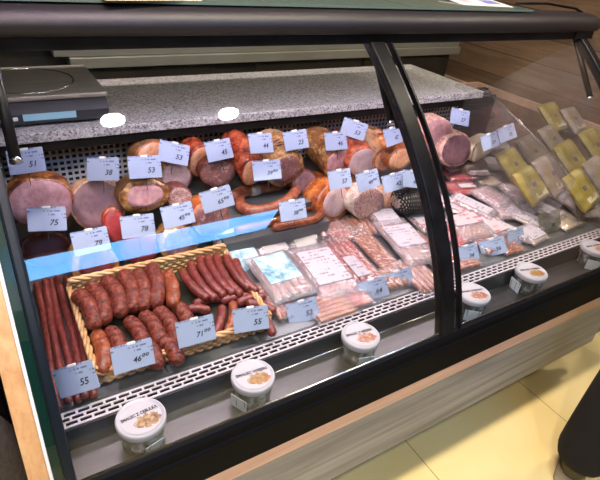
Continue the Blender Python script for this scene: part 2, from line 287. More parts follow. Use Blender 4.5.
# ------------------------------------------------------------------ mesh builder
class MB:
    def __init__(s): s.v = []; s.f = []; s.mi = []; s.m = 0
    def add(s, vs, fs):
        o = len(s.v); s.v += [Vector(v) for v in vs]; s.f += [tuple(i + o for i in f) for f in fs]; s.mi += [s.m] * len(fs); return s
    def box(s, a, b, M=None):
        x0, y0, z0 = a; x1, y1, z1 = b
        vs = [(x0, y0, z0), (x1, y0, z0), (x1, y1, z0), (x0, y1, z0), (x0, y0, z1), (x1, y0, z1), (x1, y1, z1), (x0, y1, z1)]
        if M: vs = [M @ Vector(v) for v in vs]
        return s.add(vs, [(0, 3, 2, 1), (4, 5, 6, 7), (0, 1, 5, 4), (1, 2, 6, 5), (2, 3, 7, 6), (3, 0, 4, 7)])
    def rbox(s, a, b, r=.004, M=None):
        # box with rounded vertical edges and softened top/bottom
        x0, y0, z0 = a; x1, y1, z1 = b; ring = []
        for cx, cy, a0 in ((x1 - r, y1 - r, 0), (x0 + r, y1 - r, 90), (x0 + r, y0 + r, 180), (x1 - r, y0 + r, 270)):
            for k in range(4): ring.append((cx, cy, R(a0 + 30 * k)))
        lv = [(z0, .6), (z0 + r * .6, 1), (z1 - r * .6, 1), (z1, .6)]
        vs = []
        for z, q in lv:
            for cx, cy, an in ring: vs.append((cx + r * q * math.cos(an), cy + r * q * math.sin(an), z))
        n = len(ring); fs = []
        for l in range(3):
            for i in range(n): fs.append((l * n + i, l * n + (i + 1) % n, (l + 1) * n + (i + 1) % n, (l + 1) * n + i))
        fs.append(tuple(reversed(range(n)))); fs.append(tuple(3 * n + i for i in range(n)))
        if M: vs = [M @ Vector(v) for v in vs]
        return s.add(vs, fs)
    def prism(s, poly, x0, x1):   # polygon in YZ extruded along X
        n = len(poly); vs = [(x0, y, z) for y, z in poly] + [(x1, y, z) for y, z in poly]
        fs = [tuple(range(n)), tuple(reversed(range(n, 2 * n)))] + [(i, i + n, (i + 1) % n + n, (i + 1) % n) for i in range(n)]
        return s.add(vs, fs)
    def tube(s, path, r, n=10, cap=True, squash=1.0, wr=0.0):
        P = [Vector(p) for p in path]; k = len(P); rr = r if isinstance(r, (list, tuple)) else [r] * k
        up = None; vs = []
        for i in range(k):
            t = (P[min(i + 1, k - 1)] - P[max(i - 1, 0)]).normalized()
            if up is None: up = Vector((0, 0, 1)) if abs(t.z) < .9 else Vector((0, 1, 0))
            side = t.cross(up).normalized(); up = side.cross(t).normalized()
            for j in range(n):
                a = 2 * math.pi * j / n; q = rr[i]
                if wr: q *= 1 + wr * noise.noise(Vector((math.cos(a) * 2.2 + P[i].x * 60, math.sin(a) * 2.2 + P[i].y * 90, P[i].z * 60))) + wr * .6 * noise.noise(Vector((math.cos(a) * 6, math.sin(a) * 6, i * 1.7)))
                vs.append(P[i] + side * (q * math.cos(a)) + up * (q * squash * math.sin(a)))
        fs = [(i * n + j, i * n + (j + 1) % n, (i + 1) * n + (j + 1) % n, (i + 1) * n + j) for i in range(k - 1) for j in range(n)]
        if cap: fs += [tuple(reversed(range(n))), tuple((k - 1) * n + j for j in range(n))]
        return s.add(vs, fs)
    def lathe(s, prof, n=32, c=(0, 0, 0)):
        vs = []; k = len(prof)
        for r, z in prof:
            for j in range(n):
                a = 2 * math.pi * j / n; vs.append((c[0] + r * math.cos(a), c[1] + r * math.sin(a), c[2] + z))
        fs = [(i * n + j, i * n + (j + 1) % n, (i + 1) * n + (j + 1) % n, (i + 1) * n + j) for i in range(k - 1) for j in range(n)]
        fs += [tuple(reversed(range(n))), tuple((k - 1) * n + j for j in range(n))]
        return s.add(vs, fs)
    def build(s, name, mats, parent=None, smooth=False):
        me = bpy.data.meshes.new(name); me.from_pydata(s.v, [], s.f)
        for mt in (mats if isinstance(mats, (list, tuple)) else [mats]): me.materials.append(mt)
        for p, i in zip(me.polygons, s.mi): p.material_index = i; p.use_smooth = smooth
        me.validate(); me.update()
        return link(name, me, parent)
def link(name, me, parent=None):
    o = bpy.data.objects.new(name, me); COL.objects.link(o)
    if parent is not None: o.parent = parent
    return o
def tag(o, label=None, cat=None, group=None, kind=None):
    if label: o['label'] = label
    if cat: o['category'] = cat
    if group: o['group'] = group
    if kind: o['kind'] = kind
    return o
def thing(name, label, cat, loc=(0, 0, 0), rot=(0, 0, 0), group=None):
    o = bpy.data.objects.new(name, None); COL.objects.link(o); o.empty_display_size = .02
    o.location = loc; o.rotation_euler = rot
    return tag(o, label, cat, group)
def soften(o, w=.002, seg=2):
    b = o.modifiers.new('edge', 'BEVEL'); b.width = w; b.segments = seg; b.limit_method = 'ANGLE'; b.angle_limit = R(40); return o
TXT = {}
def text_mesh(body, size, extrude=.0002, shear=0.0, bold=0.0):
    key = (body, size, shear)
    if key not in TXT:
        cu = bpy.data.curves.new('lettering', 'FONT'); cu.body = body; cu.size = size; cu.extrude = extrude; cu.shear = shear; cu.offset = bold
        cu.align_x = 'CENTER'; cu.align_y = 'CENTER'; cu.resolution_u = 2
        ob = bpy.data.objects.new('lettering', cu); COL.objects.link(ob)
        dg = bpy.context.evaluated_depsgraph_get(); dg.update()
        me = bpy.data.meshes.new_from_object(ob.evaluated_get(dg)); bpy.data.objects.remove(ob); bpy.data.curves.remove(cu)
        me.materials.clear(); TXT[key] = me
    return TXT[key]
def letters(name, body, size, mat, parent, loc, rot=(0, 0, 0), shear=0.0, bold=0.0, fit=None):
    me = text_mesh(body, size, .0002, shear, bold).copy(); me.materials.append(mat)
    o = link(name, me, parent); o.location = loc; o.rotation_euler = rot
    if fit: xs = [v.co.x for v in me.vertices]; o.scale.x = min(1.0, fit / (max(xs) - min(xs)))
    return o
ORD = 'first second third fourth fifth sixth seventh eighth ninth tenth eleventh twelfth thirteenth fourteenth'.split()

# ------------------------------------------------------------------ the place
def struct(name, bm, mt, smooth=False): return tag(bm.build(name, mt, None, smooth), kind='structure')
struct('floor', MB().box((-3, -3.5, -.06), (3.4, 4.2, 0)), MT['floor'])
struct('ceiling', MB().box((-3, -3.5, 2.82), (3.4, 4.2, 2.9)), MT['ceil'])
struct('wall_back', MB().box((-3, 4.0, 0), (3.4, 4.2, 2.82)), MT['darkwall'])
struct('wall_right', MB().box((3.0, -3.5, 0), (3.15, 4.0, 2.82)), MT['wallwood'])
struct('wall_front', MB().box((-3, -3.7, 0), (3.4, -3.5, 2.82)), MT['shopwall'])
struct('wall_left', MB().box((-3.2, -3.5, 0), (-3, 4.2, 2.82)), MT['shopwall'])
struct('baseboard_right', MB().box((2.96, 2.36, .0), (3.0, 4.0, .62)), MT['strip'])

# ceiling lamps: a long trough light over the aisle and two recessed downlights over the counter front; five more downlights added to brighten wall, table, bar and floor
t = thing('ceiling_trough_light', 'long blue-white trough light on the ceiling over the aisle', 'ceiling light', (.88, -1.22, 2.82))
MB().box((-.92, -.24, -.035), (.92, .24, 0)).build('housing', MT['white'], t)
L1 = emis('trough_glow', (.16, .46, 1.0), 18.0)
MB().box((-.88, -.21, -.045), (.88, .21, -.034)).build('diffuser', L1, t)
for k, (x, y, w, pw) in enumerate(((.53, .545, 'above the left half of the counter', 120), (1.16, .505, 'above the middle of the counter', 120), (2.47, .49, 'added to brighten the wood wall beyond the counter end', 110), (1.9, 2.35, 'added to brighten the work table behind the counter', 90), (-.10, .545, 'added above the wood end to give the bar a lilac sheen', 130), (-.55, -.5, 'added over the aisle at the wood end to brighten the floor', 170), (-.55, -1.7, 'added farther back over the aisle to brighten the floor', 200))):
    t = thing('recessed_downlight', 'round recessed downlight ' + w, 'ceiling light', (x, y, 2.82), group='recessed downlights')
    MB().lathe([(.075, -.012), (.08, -.006), (.08, 0), (.05, 0)], 28).build('trim_ring', MT['white'], t, True)
    sl = bpy.data.lights.new('downlight_beam', 'SPOT'); sl.energy = pw; sl.spot_size = R(125); sl.spot_blend = .5; sl.shadow_soft_size = .055; sl.color = (1, .72, .95) if x == -.10 else (1, .86, .66)  # lilac tint only for the lamp added over the left end of the bar
    so_ = bpy.data.objects.new('downlight_beam', sl); COL.objects.link(so_); so_.parent = t; so_.location = (0, 0, -.02)
    MB().lathe([(.03, -.013), (.058, -.0135), (.06, -.011), (.0601, -.003)], 28).build('lamp_lens', emis('warm_lamp', (1.0, .93, .84), 60), t, True)

# ------------------------------------------------------------------ deli counter
def gy(z): # glass profile
    q = z - .6; return ((.2566 * q + .642) * q + .2423) * q + .5769
counter = thing('deli_counter', 'long black-framed refrigerated deli counter with curved glass front', 'deli counter', (0, 0, 0))
XL, XR = 0.0, 1.87
P = counter
MB().box((-.03, .72, 0), (XR, 1.9, .17)).build('plinth', MT['void'], P)
MB().box((-.03, .60, .165), (XR, .63, .445)).build('front_panel', MT['greypanel'], P)
MB().box((-.03, .572, .437), (XR, .602, .482)).build('wood_strip', MT['strip'], P)
soften(MB().prism([(.63, .478), (.574, .478), (.566, .492), (.565, .578), (.570, .584), (.570, .604), (.576, .613), (.586, .616), (.594, .613), (.596, .55), (.64, .54), (.64, .478)], -.015, XR).build('bumper_sill', MT['rubber'], P), .003)
MB().prism([(.597, .60), (.599, .60), (.603, .551), (.708, .551), (.714, .60), (.716, .60), (.713, .545), (.597, .545)], XL, XR).build('front_tray', MT['tray'], P)
MB().tube([(XL, .588, .6165), (XR, .588, .6165)], .0020, 8).build('tray_lip', MT['chrome'], P, True)
MB().tube([(XL, .7075, .5515), (XR, .7075, .5515)], .0016, 8).build('tray_seam', MT['chrome'], P, True)
soften(MB().box((-.03, .602, .445), (XR, .64, .48)).build('sill_backing', MT['void'], P), .002)
g = MB()
y0, y1, zg = .717, .757, .604; dy = (y1 - y0) / 13
rows = [(1.6, 4.1), (5.3, 7.8), (9, 11.5)]
for a, b in ((0, 1.6), (4.1, 5.3), (7.8, 9), (11.5, 13)): g.box((XL, y0 + a * dy, zg - .003), (XR, y0 + b * dy, zg))
for k, (a, b) in enumerate(rows):
    x = XL + (k % 2) * .013
    while x < XR - .01: g.box((x, y0 + a * dy, zg - .003), (x + .005, y0 + b * dy, zg)); x += .026
g.build('slotted_grille', MT['grille'], P)
MB().box((XL, .719, .555), (XR, .757, .558)).build('air_duct', MT['void'], P)
MB().prism([(.757, .606), (.757, .59), (1.38, .60), (1.38, deckz(1.38)), (.768, deckz(.768))], XL, XR).build('display_deck', MT['deck'], P)
MB().prism([(1.25, .63), (1.25, .765), (1.376, .765), (1.376, .63)], XL, 1.62).build('raised_step', MT['deck'], P)
# perforated rear wall: crossing flat bars, square holes, dark duct behind
g = MB(); pit = .0165
nx = int((1.66) / pit)
for i in range(nx + 1): g.box((XL + i * pit, 1.378, .66), (XL + i * pit + .0058, 1.381, .925))
zz = .66
while zz < .925: g.box((XL, 1.377, zz), (1.66, 1.3815, zz + .0058)); zz += pit
g.build('perforated_back', MT['netwall'], P)
MB().prism([(1.075, .62), (1.075, .687), (1.14, .687), (1.14, .728), (1.25, .728), (1.25, .62)], .49, .84).build('low_riser', MT['deck'], P)
MB().box((XL, 1.40, .60), (1.87, 1.42, .93)).build('rear_duct', MT['void'], P)
MB().box((1.66, 1.372, .66), (1.87, 1.384, .925)).build('rear_panel', MT['black'], P)
soften(MB().box((-.03, 1.31, .918), (1.70, 1.42, .945)).build('rear_rail', MT['black'], P), .003)
MB().box((-.03, 1.42, .17), (XR, 1.44, .94)).build('rear_panel', MT['void'], P)
# curved posts, sealing strip and glass
def strip(x0, x1, za, zb, d0, d1, n=26):
    mb = MB(); vs = []; fs = []
    for i in range(n + 1):
        z = za + (zb - za) * i / n; y = gy(z); s = (gy(z + .001) - gy(z - .001)) / .002
        nn = Vector((0, 1, -s)).normalized()
        for x, d in ((x0, d0), (x1, d0), (x1, d1), (x0, d1)): vs.append((x, y + nn.y * d, z + nn.z * d))
    for i in range(n):
        for k in range(4): fs.append((i * 4 + k, i * 4 + (k + 1) % 4, i * 4 + 4 + (k + 1) % 4, i * 4 + 4 + k))
    fs += [(3, 2, 1, 0), tuple(n * 4 + k for k in range(4))]
    return mb.add(vs, fs)
ZT = 1.238
def pane(x0, x1, za=.615, zb=1.238, d0=.002, d1=.007, n=48):
    mb = MB(); L = []
    for i in range(n + 1):
        z = za + (zb - za) * i / n; y = gy(z); s = (gy(z + .001) - gy(z - .001)) / .002; nn = Vector((0, 1, -s)).normalized()
        L.append([Vector((0, y + nn.y * d, z + nn.z * d)) for d in (d0, d1)])
    def sheet(f, fl):
        vs = []; fs = []
        for i in range(n + 1): a, b = f(L[i]); vs += [a, b]
        for i in range(n): q = (2 * i, 2 * i + 1, 2 * i + 3, 2 * i + 2); fs.append(q if fl else q[::-1])
        mb.add(vs, fs)
    X = lambda p, x: Vector((x, p.y, p.z))
    sheet(lambda l: (X(l[0], x0), X(l[0], x1)), True); sheet(lambda l: (X(l[1], x0), X(l[1], x1)), False)
    sheet(lambda l: (X(l[0], x0), X(l[1], x0)), False); sheet(lambda l: (X(l[0], x1), X(l[1], x1)), True)
    for l, fl in ((L[0], 1), (L[n], 0)):
        q = (0, 1, 2, 3); mb.add([X(l[0], x0), X(l[1], x0), X(l[1], x1), X(l[0], x1)], [q if fl else q[::-1]])
    return mb
for x0, x1, nm in ((-.016, .001, 'MT'), (.857, .903, ''), (1.765, 1.80, '')):
    o = strip(x0, x1, .606, ZT, -.004, .024).build('glass_post', MT['navy'] if nm else MT['black'], P, False); soften(o, .004, 2)
strip(.922, .928, .614, ZT, -.003, .012).build('glass_edge_seal', MT['black'], P)
pane(.002, .856).build('glass_panel', MT['glass'], P, True)
pane(.929, 1.764).build('glass_panel', MT['glass'], P, True)
# rear struts: tube from the bar down behind each post, silver highlight, capped end
for xa, p0, p1 in ((.022, (.0, 1.075, 1.235), None), (.885, (372, 40), (391, 122)), (1.775, (575, 36), (590, 97))):
    if p1 is None: a, b = Vector((.026, 1.06, 1.24)), Vector((.024, .905, 1.075))
    else: a, b = onX(*p0, xa), onX(*p1, xa)
    o = MB().tube([a, a.lerp(b, .5), b], .0095, 14).build('strut', MT['black'], P, True)
    MB().tube([b, b + (b - a).normalized() * .006], .0105, 14).build('end_cap', MT['chrome'], o, True)
a = onX(384, 62, .89); b = onX(401, 128, .89)
br = MB().tube([a, a.lerp(b, .6), b], [.010, .016, .018], 8, True, .35).build('hinge_bracket', MT['black'], P)
for px in ((397, 101), (402, 112)):
    c = onX(*px, .872); MB().tube([c, c + Vector((-.004, -.003, .001))], .005, 10).build('screw', MT['chrome'], br, True)
# top bar
pr = [(1.03, 1.243), (1.024, 1.256), (1.028, 1.272), (1.040, 1.285), (1.058, 1.293), (1.08, 1.296), (1.115, 1.296), (1.12, 1.285), (1.12, 1.25), (1.11, 1.243)]
bb = MB(); nseg = 14; n = len(pr); cy = 1.075; cz = 1.265; vs = []; xs = [(-.35, 1.0)] + [(1.80 + .07 * math.sin(R(90 * k / 8)), max(.12, math.cos(R(86 * k / 8)) ** .5)) for k in range(9)]
for x, q in xs: vs += [(x, cy + (y - cy) * q, cz + (z - cz) * q) for y, z in pr]
fs = [(i * n + j, (i + 1) * n + j, (i + 1) * n + (j + 1) % n, i * n + (j + 1) % n) for i in range(len(xs) - 1) for j in range(n)] + [tuple(range(n)), tuple(reversed(range((len(xs) - 1) * n, len(xs) * n)))]
soften(bb.add(vs, fs).build('top_bar', MT['bar'], P, True), .003)
MB().prism([(1.034, 1.220), (1.034, 1.245), (1.115, 1.245), (1.115, 1.218), (1.108, 1.218), (1.108, 1.241), (1.041, 1.241), (1.041, 1.220)], -.35, 1.80).build('lamp_channel', MT['black'], P)
MB().box((1.72, 1.03, 1.222), (1.82, 1.10, 1.244)).build('bar_bracket', MT['black'], P)
MB().tube([(1.50, 1.13, 1.312), (1.66, 1.13, 1.314), (1.78, 1.10, 1.305), (1.84, 1.085, 1.285)], .004, 8).build('rail_hoop', MT['black'], P, True)
lt = MB().box((.03, 1.052, 1.233), (1.74, 1.098, 1.239)).build('lamp_tube', emis('counter_lamp', (1.0, .80, .90), 36.0), P)
# end panels: profile-shaped sides in layers
def side(x0, x1, zb, off, nm, mt, yb=1.42, zt=1.225):
    pts = []; n = 18
    for i in range(n + 1):
        z = zb + (zt - zb) * i / n; pts.append((gy(z) + off, z))
    pts += [(1.07, zt), (yb, .95), (yb, zb)]
    return MB().prism(pts, x0, x1).build(nm, mt, P)
side(-.031, -.0165, .50, .003, 'side_glass', MT['greenglass'])
side(-.0365, -.0315, .50, .004, 'side_trim', MT['white'])
side(-.066, -.037, .20, .006, 'side_board', MT['pine'])
pts = [(.70, .58), (.783, .834), (.899, .883), (1.046, .942), (1.221, 1.005), (1.37, .99), (1.37, .68), (.80, .61)]
MB().prism(pts[1:7] + [(.80, .605)], 1.598, 1.603).build('divider', MT['sideglass'], P)
MB().tube([(1.6, y, z) for y, z in pts[1:5]], .004, 8).build('divider_rim', MT['sideglass'], P, True)
side(1.862, 1.868, .56, .01, 'side_glass', MT['sideglass'])
# thermometer on the rear wall
c = Vector((1.47, 1.374, .862))
tm = MB().rbox((c.x - .03, 1.366, c.z - .017), (c.x + .03, 1.377, c.z + .017), .004).build('thermometer', MT['navy'], P)
MB().box((c.x - .02, 1.3645, c.z - .009), (c.x + .02, 1.3662, c.z + .009)).build('display', MT['lcd'], tm)

# shelf over the bar, sign and cards on it
t = thing('glass_top_shelf', 'green tinted glass shelf resting on top of the counter bar', 'shelf', (0, 0, 0))
MB().box((-.35, 1.060, 1.2975), (1.50, 1.45, 1.3035)).build('shelf_pane', MT['shelfglass'], t)
for x in (.1, .8, 1.4): MB().box((x, 1.118, 1.283), (x + .03, 1.44, 1.297)).build('support', MT['black'], t)
t = thing('sign_card', 'white leaflet card with blue and red print lying over the black bar', 'sign', onZ(478, 3, 1.3045), (R(4), 0, R(-6)))
MB().rbox((-.10, -.055, 0), (.10, .07, .003), .003).build('card', MT['white'], t)
MB().box((-.07, -.01, .003), (-.03, .05, .0034)).build('print', MT['paperred'], t)
MB().box((.02, -.02, .003), (.08, .03, .0034)).build('blue_print', plain('blue_print', (.15, .2, .5), .5), t)
t = thing('paper_slip', 'beige paper slip lying on the glass shelf at the left', 'paper', onZ(146, -3, 1.3038), (0, 0, R(8)))
MB().rbox((-.10, -.05, 0), (.10, .06, .002), .002).build('slip', MT['cheese'], t)

# granite worktop
t = thing('granite_worktop', 'speckled grey granite worktop behind the glass counter', 'worktop', (0, 0, 0))
soften(MB().box((-.6, 1.30, .946), (1.69, 1.735, .972)).build('slab', MT['granite'], t), .003)
# scale
sc = onZ(60, 98, .972 + .09)
t = thing('kitchen_scale', 'steel-topped shop scale with blue display on the granite worktop', 'scale', (.10, 1.335, .972), (0, 0, 0))
soften(MB().prism([(.012, .006), (0, .012), (0, .036), (.018, .060), (.30, .060), (.30, .006)], -.17, .172).build('body', MT['scalebody'], t), .004)
pn = MB().rbox((-.172, .016, .061), (.176, .302, .073), .006).build('pan', MT['pan'], t)
ring = MB(); ring.tube([(-.0 + .118 * math.cos(a * math.pi / 24), .16 + .118 * math.sin(a * math.pi / 24), .0727) for a in range(49)], .0022, 6).build('rim', MT['chrome'], pn, True)
dp = MB().add([(-.03, -.001, .020), (.09, -.001, .020), (.09, -.001, .036), (-.03, -.001, .036)], [(0, 1, 2, 3)]); dpo = dp.build('display', MT['lcd'], t)
so = dpo.modifiers.new('s', 'SOLIDIFY'); so.thickness = .003; so.offset = 1
for i in range(4): MB().rbox((-.10 + i * .016, -.004, .022), (-.089 + i * .016, .001, .030), .002).build('button', MT['white'], t)
for x in (-.14, .13):
    for y in (.04, .27): MB().lathe([(.012, 0), (.012, .008)], 12, (x, y, 0)).build('foot', MT['rubber'], t)

# back of the shop: steel table and shelf
t = thing('back_work_table', 'long steel-topped work table with dark panels against the back wall', 'table', (1.3, 2.5, 0))
MB().box((-1.9, .02, 0), (1.5, .75, .815)).build('cabinet', MT['darkpanel'], t)
soften(MB().box((-.94, -.02, .817), (1.55, .76, .864)).build('lower_rail', MT['oldsteel'], t), .003)
soften(MB().box((-1.0, .0, .866), (1.55, .76, .912)).build('top', MT['oldsteel'], t), .003)
MB().box((-1.0, .70, .912), (1.55, .74, .99)).build('splashback', MT['steel'], t)
for x in (-.94, .0, .75): MB().box((x, .008, .05), (x + .7, .021, .80)).build('door', MT['darkpanel'], t)
t = thing('plastic_bag_roll', 'crumpled silvery bag roll on the back table near the wood wall', 'bag', (2.36, 2.62, .912), (0, 0, R(25)))
mb = MB(); 
path = [(-.12 + .02 * i, .02 * math.sin(i), .05) for i in range(13)]; mb.tube(path, [.03 + .014 * math.sin(i * 2.1) for i in range(13)], 12)
mb.build('film', MT['milky'], t, True); MB().tube([(-.14, 0, .05), (.14, 0, .05)], .016, 12).build('core', MT['pine'], t, True)

# ------------------------------------------------------------------ tubs of spread on the front tray
def make_tub(px, py, label, words, cols, sticker_ang, rz):
    p = onZ(px, py, .620); p.y = .668
    t = thing('spread_tub', label, 'tub', (p.x, p.y, .5515), (0, 0, rz), 'tubs of lard spread on the front tray'); t.scale = (1.04, 1.04, 1.25)
    MB().lathe([(.037, .0), (.0395, .002), (.0425, .044), (.0428, .048)], 36).build('tub', MT['tubwrap'], t, True)
    ld = MB().lathe([(.0435, .042), (.0455, .043), (.0460, .045), (.0464, .052), (.0450, .0555), (.0425, .056), (.0412, .0547), (.002, .0547)], 44).build('lid', MT['lid'], t, True)
    MB().lathe([(.0375, .0547), (.0375, .05515), (.001, .0552)], 40).build('lid_print', food_print('lid_art', cols, .009, -.013, .030, .019), ld)
    letters('lettering', words, .0100, MT['ink'], ld, (0, .008, .0553), (0, 0, 0), 0, .0004, fit=.070)
    letters('lettering', '~ ~', .010, MT['cheese'], ld, (-.002, .024, .0553))
    # sticker: curved strip standing against the tub side
    vs = []; fs = []; k = 9
    for i in range(k):
        a = R(sticker_ang - 24 + 48 * i / (k - 1)); fl_ = 1 / max(.8, math.cos(a - R(sticker_ang)))
        for z, r in ((.001, .0425), (.032, .0460)):
            for dr in (0, .0012): vs.append(((r + dr) * fl_ * math.cos(a), (r + dr) * fl_ * math.sin(a), z))
    for i in range(k - 1):
        a = i * 4; b = a + 4
        fs += [(a + 1, b + 1, b + 3, a + 3), (a, a + 2, b + 2, b), (a, b, b + 1, a + 1), (a + 2, a + 3, b + 3, b + 2)]
    fs += [(0, 1, 3, 2), (k * 4 - 4, k * 4 - 2, k * 4 - 1, k * 4 - 3)]
    MB().add(vs, fs).build('sticker', MT['sticker'], t)
tan_ = ((.03, .012, .006), (.25, .12, .045), (.42, .27, .13)); org = ((.15, .035, .01), (.36, .14, .04), (.30, .23, .09)); red_ = ((.20, .015, .015), (.34, .12, .07), (.44, .26, .19))
make_tub(142, 420, 'white-lidded spread tub at the left end of the tray, nearest the wood end', 'SMALEC Z CEBULKĄ', tan_, -82, R(6))
make_tub(253, 375, 'white-lidded spread tub with orange food print, second along from the wood end', 'SMALEC WIEJSKI', org, -150, R(-4))
make_tub(363, 337, 'white-lidded spread tub just left of the middle black post', 'SMALEC Z MIĘSEM', red_, -100, R(-6))
make_tub(473, 292, 'white-lidded spread tub just right of the middle black post', 'SMALEC DOMOWY', red_, -115, R(-14))
make_tub(532, 271, 'white-lidded spread tub second to the right of the middle post', 'SMALEC WIEJSKI', org, -178, R(-14))
make_tub(600, 249, 'white-lidded spread tub at the far right end of the tray', 'SMALEC DOMOWY', red_, -130, R(-10))

# ------------------------------------------------------------------ meats
def nrm(v, s): return noise.noise(Vector(v) * s)
def make_meat(name, label, cat, face, rx, rz, Y, L, yaw, skin, cut, slant=22, net=None, netmat='brownNet', lump=.08, rim=.93, pitch=0, group=None, squared=2.0, seed=None, band=None):
    """a joint of meat: cut end at the origin facing -Y, body running back along +Y"""
    sd = rnd.random() * 50
    c = onY(face[0], face[1], Y); d = ray(*face); dep = (c - CAM_C).dot(CAM_F)
    ob = abs(Vector((d.x, d.y)).normalized().dot(Vector((math.sin(R(yaw)), -math.cos(R(yaw))))))
    rx = rx * dep / FPX / max(.5, ob); rz = rz * dep / FPX / .97; zs = c.z - rz
    if DBG: print('MEAT', label[:44], 'Y', round(Y, 3), 'zs', round(zs, 3), 'r', round(rx, 3), round(rz, 3))
    t = thing(name, label, cat, (c.x, c.y, zs), (R(pitch), 0, R(yaw)), group)
    n = 36; k = 14; tn = math.tan(R(slant)); vs = []
    ys = []
    for i in range(k + 1):
        u = i / k
        ys.append((u * L, 1.0 if u < .45 else max(.05, (1 - ((u - .45) / .55) ** 2.6) ** .5)))
    ys[0] = (0, .965); ys.insert(1, (.006, 1.0))
    def ringpt(y, q, a, extra=0):
        ca, sa = math.cos(a), math.sin(a); e = 2 / squared
        X = math.copysign(abs(ca) ** e, ca); Z = math.copysign(abs(sa) ** e, sa)
        d = 1 + lump * nrm((X * .9 + sd, y * 9, Z * .9), 1.5) + lump * .5 * nrm((X * 2.5, y * 25 + sd, Z * 2.5), 1.5)
        x = X * rx * q * d; z = Z * rz * q * d
        if z < 0: z = max(z, -rz)
        zz = z
        return Vector((x * (1 + extra), y + zz * tn * max(0, 1 - y / (L * .8)), rz + z * (1 + extra)))
    for y, q in ys:
        for j in range(n): vs.append(ringpt(y, q, 2 * math.pi * j / n))
    kk = len(ys)
    fs = [(i * n + j, (i + 1) * n + j, (i + 1) * n + (j + 1) % n, i * n + (j + 1) % n) for i in range(kk - 1) for j in range(n)] + [tuple(range(n)), tuple(reversed(range((kk - 1) * n, kk * n)))]
    MB().add(vs, fs).build('rind', MT[skin], t, True)
    # cut face, a slightly domed disc inside the rind's edge
    vs = []; fs = []
    rings = [(1.0, -.0006), (.985, -.0025), (.6, -.0032), (.02, -.0036)]
    for q, dy in rings:
        for j in range(n):
            p = ringpt(0, .965, 2 * math.pi * j / n); c0 = Vector((0, 0, rz)); p = c0 + (p - c0) * (rim * q); p.y += dy; vs.append(p)
    for i in range(len(rings) - 1):
        for j in range(n): fs.append((i * n + j, i * n + (j + 1) % n, (i + 1) * n + (j + 1) % n, (i + 1) * n + j))
    fs.append(tuple((len(rings) - 1) * n + j for j in range(n)))
    back = len(vs)
    for j in range(n):
        p = vs[j].copy(); p.y += .004; vs.append(p)
    for j in range(n): fs.append((j, back + j, back + (j + 1) % n, (j + 1) % n))
    fs.append(tuple(back + n - 1 - j for j in range(n)))
    MB().add(vs, fs).build('cut_face', MT[cut], t, True)
    if net:
        mb = MB(); turns, strands, r = net
        for sgn in (1, -1):
            for s in range(strands):
                path = []
                for i in range(40):
                    u = i / 39 * .92 + .03; y = u * L
                    # interpolate ring scale
                    q = 1.0 if u < .45 else max(.05, (1 - ((u - .45) / .55) ** 2.6) ** .5)
                    a = sgn * (2 * math.pi * (turns * u)) + 2 * math.pi * s / strands
                    path.append(ringpt(y, q, a, .012))
                mb.tube(path, r, 5)
        mb.build('netting', MT[netmat], t, True)
    return t
G1 = 'hams and roasts along the rear of the counter'
M_ = make_meat
M_('cured_ham', 'large cut ham with brown rind under the tag reading 51', 'ham', (41, 204), 31, 24, 1.20, .10, -4, 'sk_brown', 'cf_pink', 20, None, lump=.10, rim=.95, group=G1)
M_('cured_ham', 'large purple-faced ham with pale orange rind under the tag reading 38', 'ham', (99, 205), 27, 21, 1.19, .09, 4, 'sk_tan', 'cf_purple', 34, rim=.96, group=G1)
M_('smoked_ham', 'golden netted ham with small pale pink cut in front of the tag reading 53', 'ham', (145, 196), 24, 15, 1.17, .085, 4, 'sk_gold', 'cf_pink', 24, (3, 6, .0019), rim=.74, lump=.12, group=G1)
M_('smoked_ham', 'orange netted ham peeping up behind the tag reading 53, against the grille', 'ham', (154, 157), 18, 15, 1.29, .08, 8, 'sk_orange', 'cf_orange', 10, (3, 7, .0022), group=G1)
M_('smoked_ham', 'grey-pink cut ham below the crooked tag reading 53', 'ham', (175, 175), 15, 14, 1.25, .12, 2, 'sk_gold', 'cf_grey', 26, (3, 6, .0019), rim=.92, group=G1, pitch=14)
M_('pork_loin', 'bright red-orange loin end behind the tag reading 45', 'loin', (199, 160), 12, 16, 1.28, .09, 10, 'sk_red', 'cf_orange', 12, None, group=G1, pitch=14)
M_('salami', 'thick speckled salami with marbled grey cut under the tag reading 45', 'salami', (217, 172), 17, 12, 1.24, .12, 4, 'sk_dark', 'cf_marble', 28, rim=.95, group=G1, pitch=16)
M_('pork_loin', 'long orange-red roast loin sloping down between the tags 45 and 44', 'loin', (250, 168), 12, 14, 1.22, .17, 6, 'sk_red', 'cf_orange', 20, None, lump=.12, group=G1, pitch=26)
M_('roast_joint', 'golden twine-tied roast with dark purple cut below the tag reading 23', 'roast', (282, 166), 19, 16, 1.22, .16, 4, 'sk_gold', 'cf_marble', 24, (2, 3, .0014), 'cord', lump=.12, rim=.84, group=G1, pitch=24)
M_('roast_joint', 'golden brown twine-tied roast with a small pink cut below the tag reading 46', 'roast', (335, 160), 13, 14, 1.22, .17, 10, 'sk_gold', 'cf_pink', 22, (4, 6, .0016), lump=.10, rim=.82, group=G1, pitch=18)
M_('pork_loin', 'red-skinned loin with a smooth pale oval cut', 'loin', (361, 160), 14, 12, 1.20, .17, 6, 'sk_red', 'cf_pale', 26, rim=.96, group=G1, pitch=16)
M_('smoked_roll', 'orange twine-tied roll with round tan cut right of the pale oval loin', 'roll', (382, 158), 10, 11, 1.20, .16, 4, 'sk_orange', 'cf_orange', 22, (4, 5, .0020), 'cord', rim=.85, group=G1, pitch=18)
M_('smoked_roll', 'small round roll with apricot cut below the leaning tag reading 47', 'roll', (399, 158), 12, 10, 1.17, .14, 10, 'sk_orange', 'cf_orange', 24, rim=.97, group=G1, pitch=16)
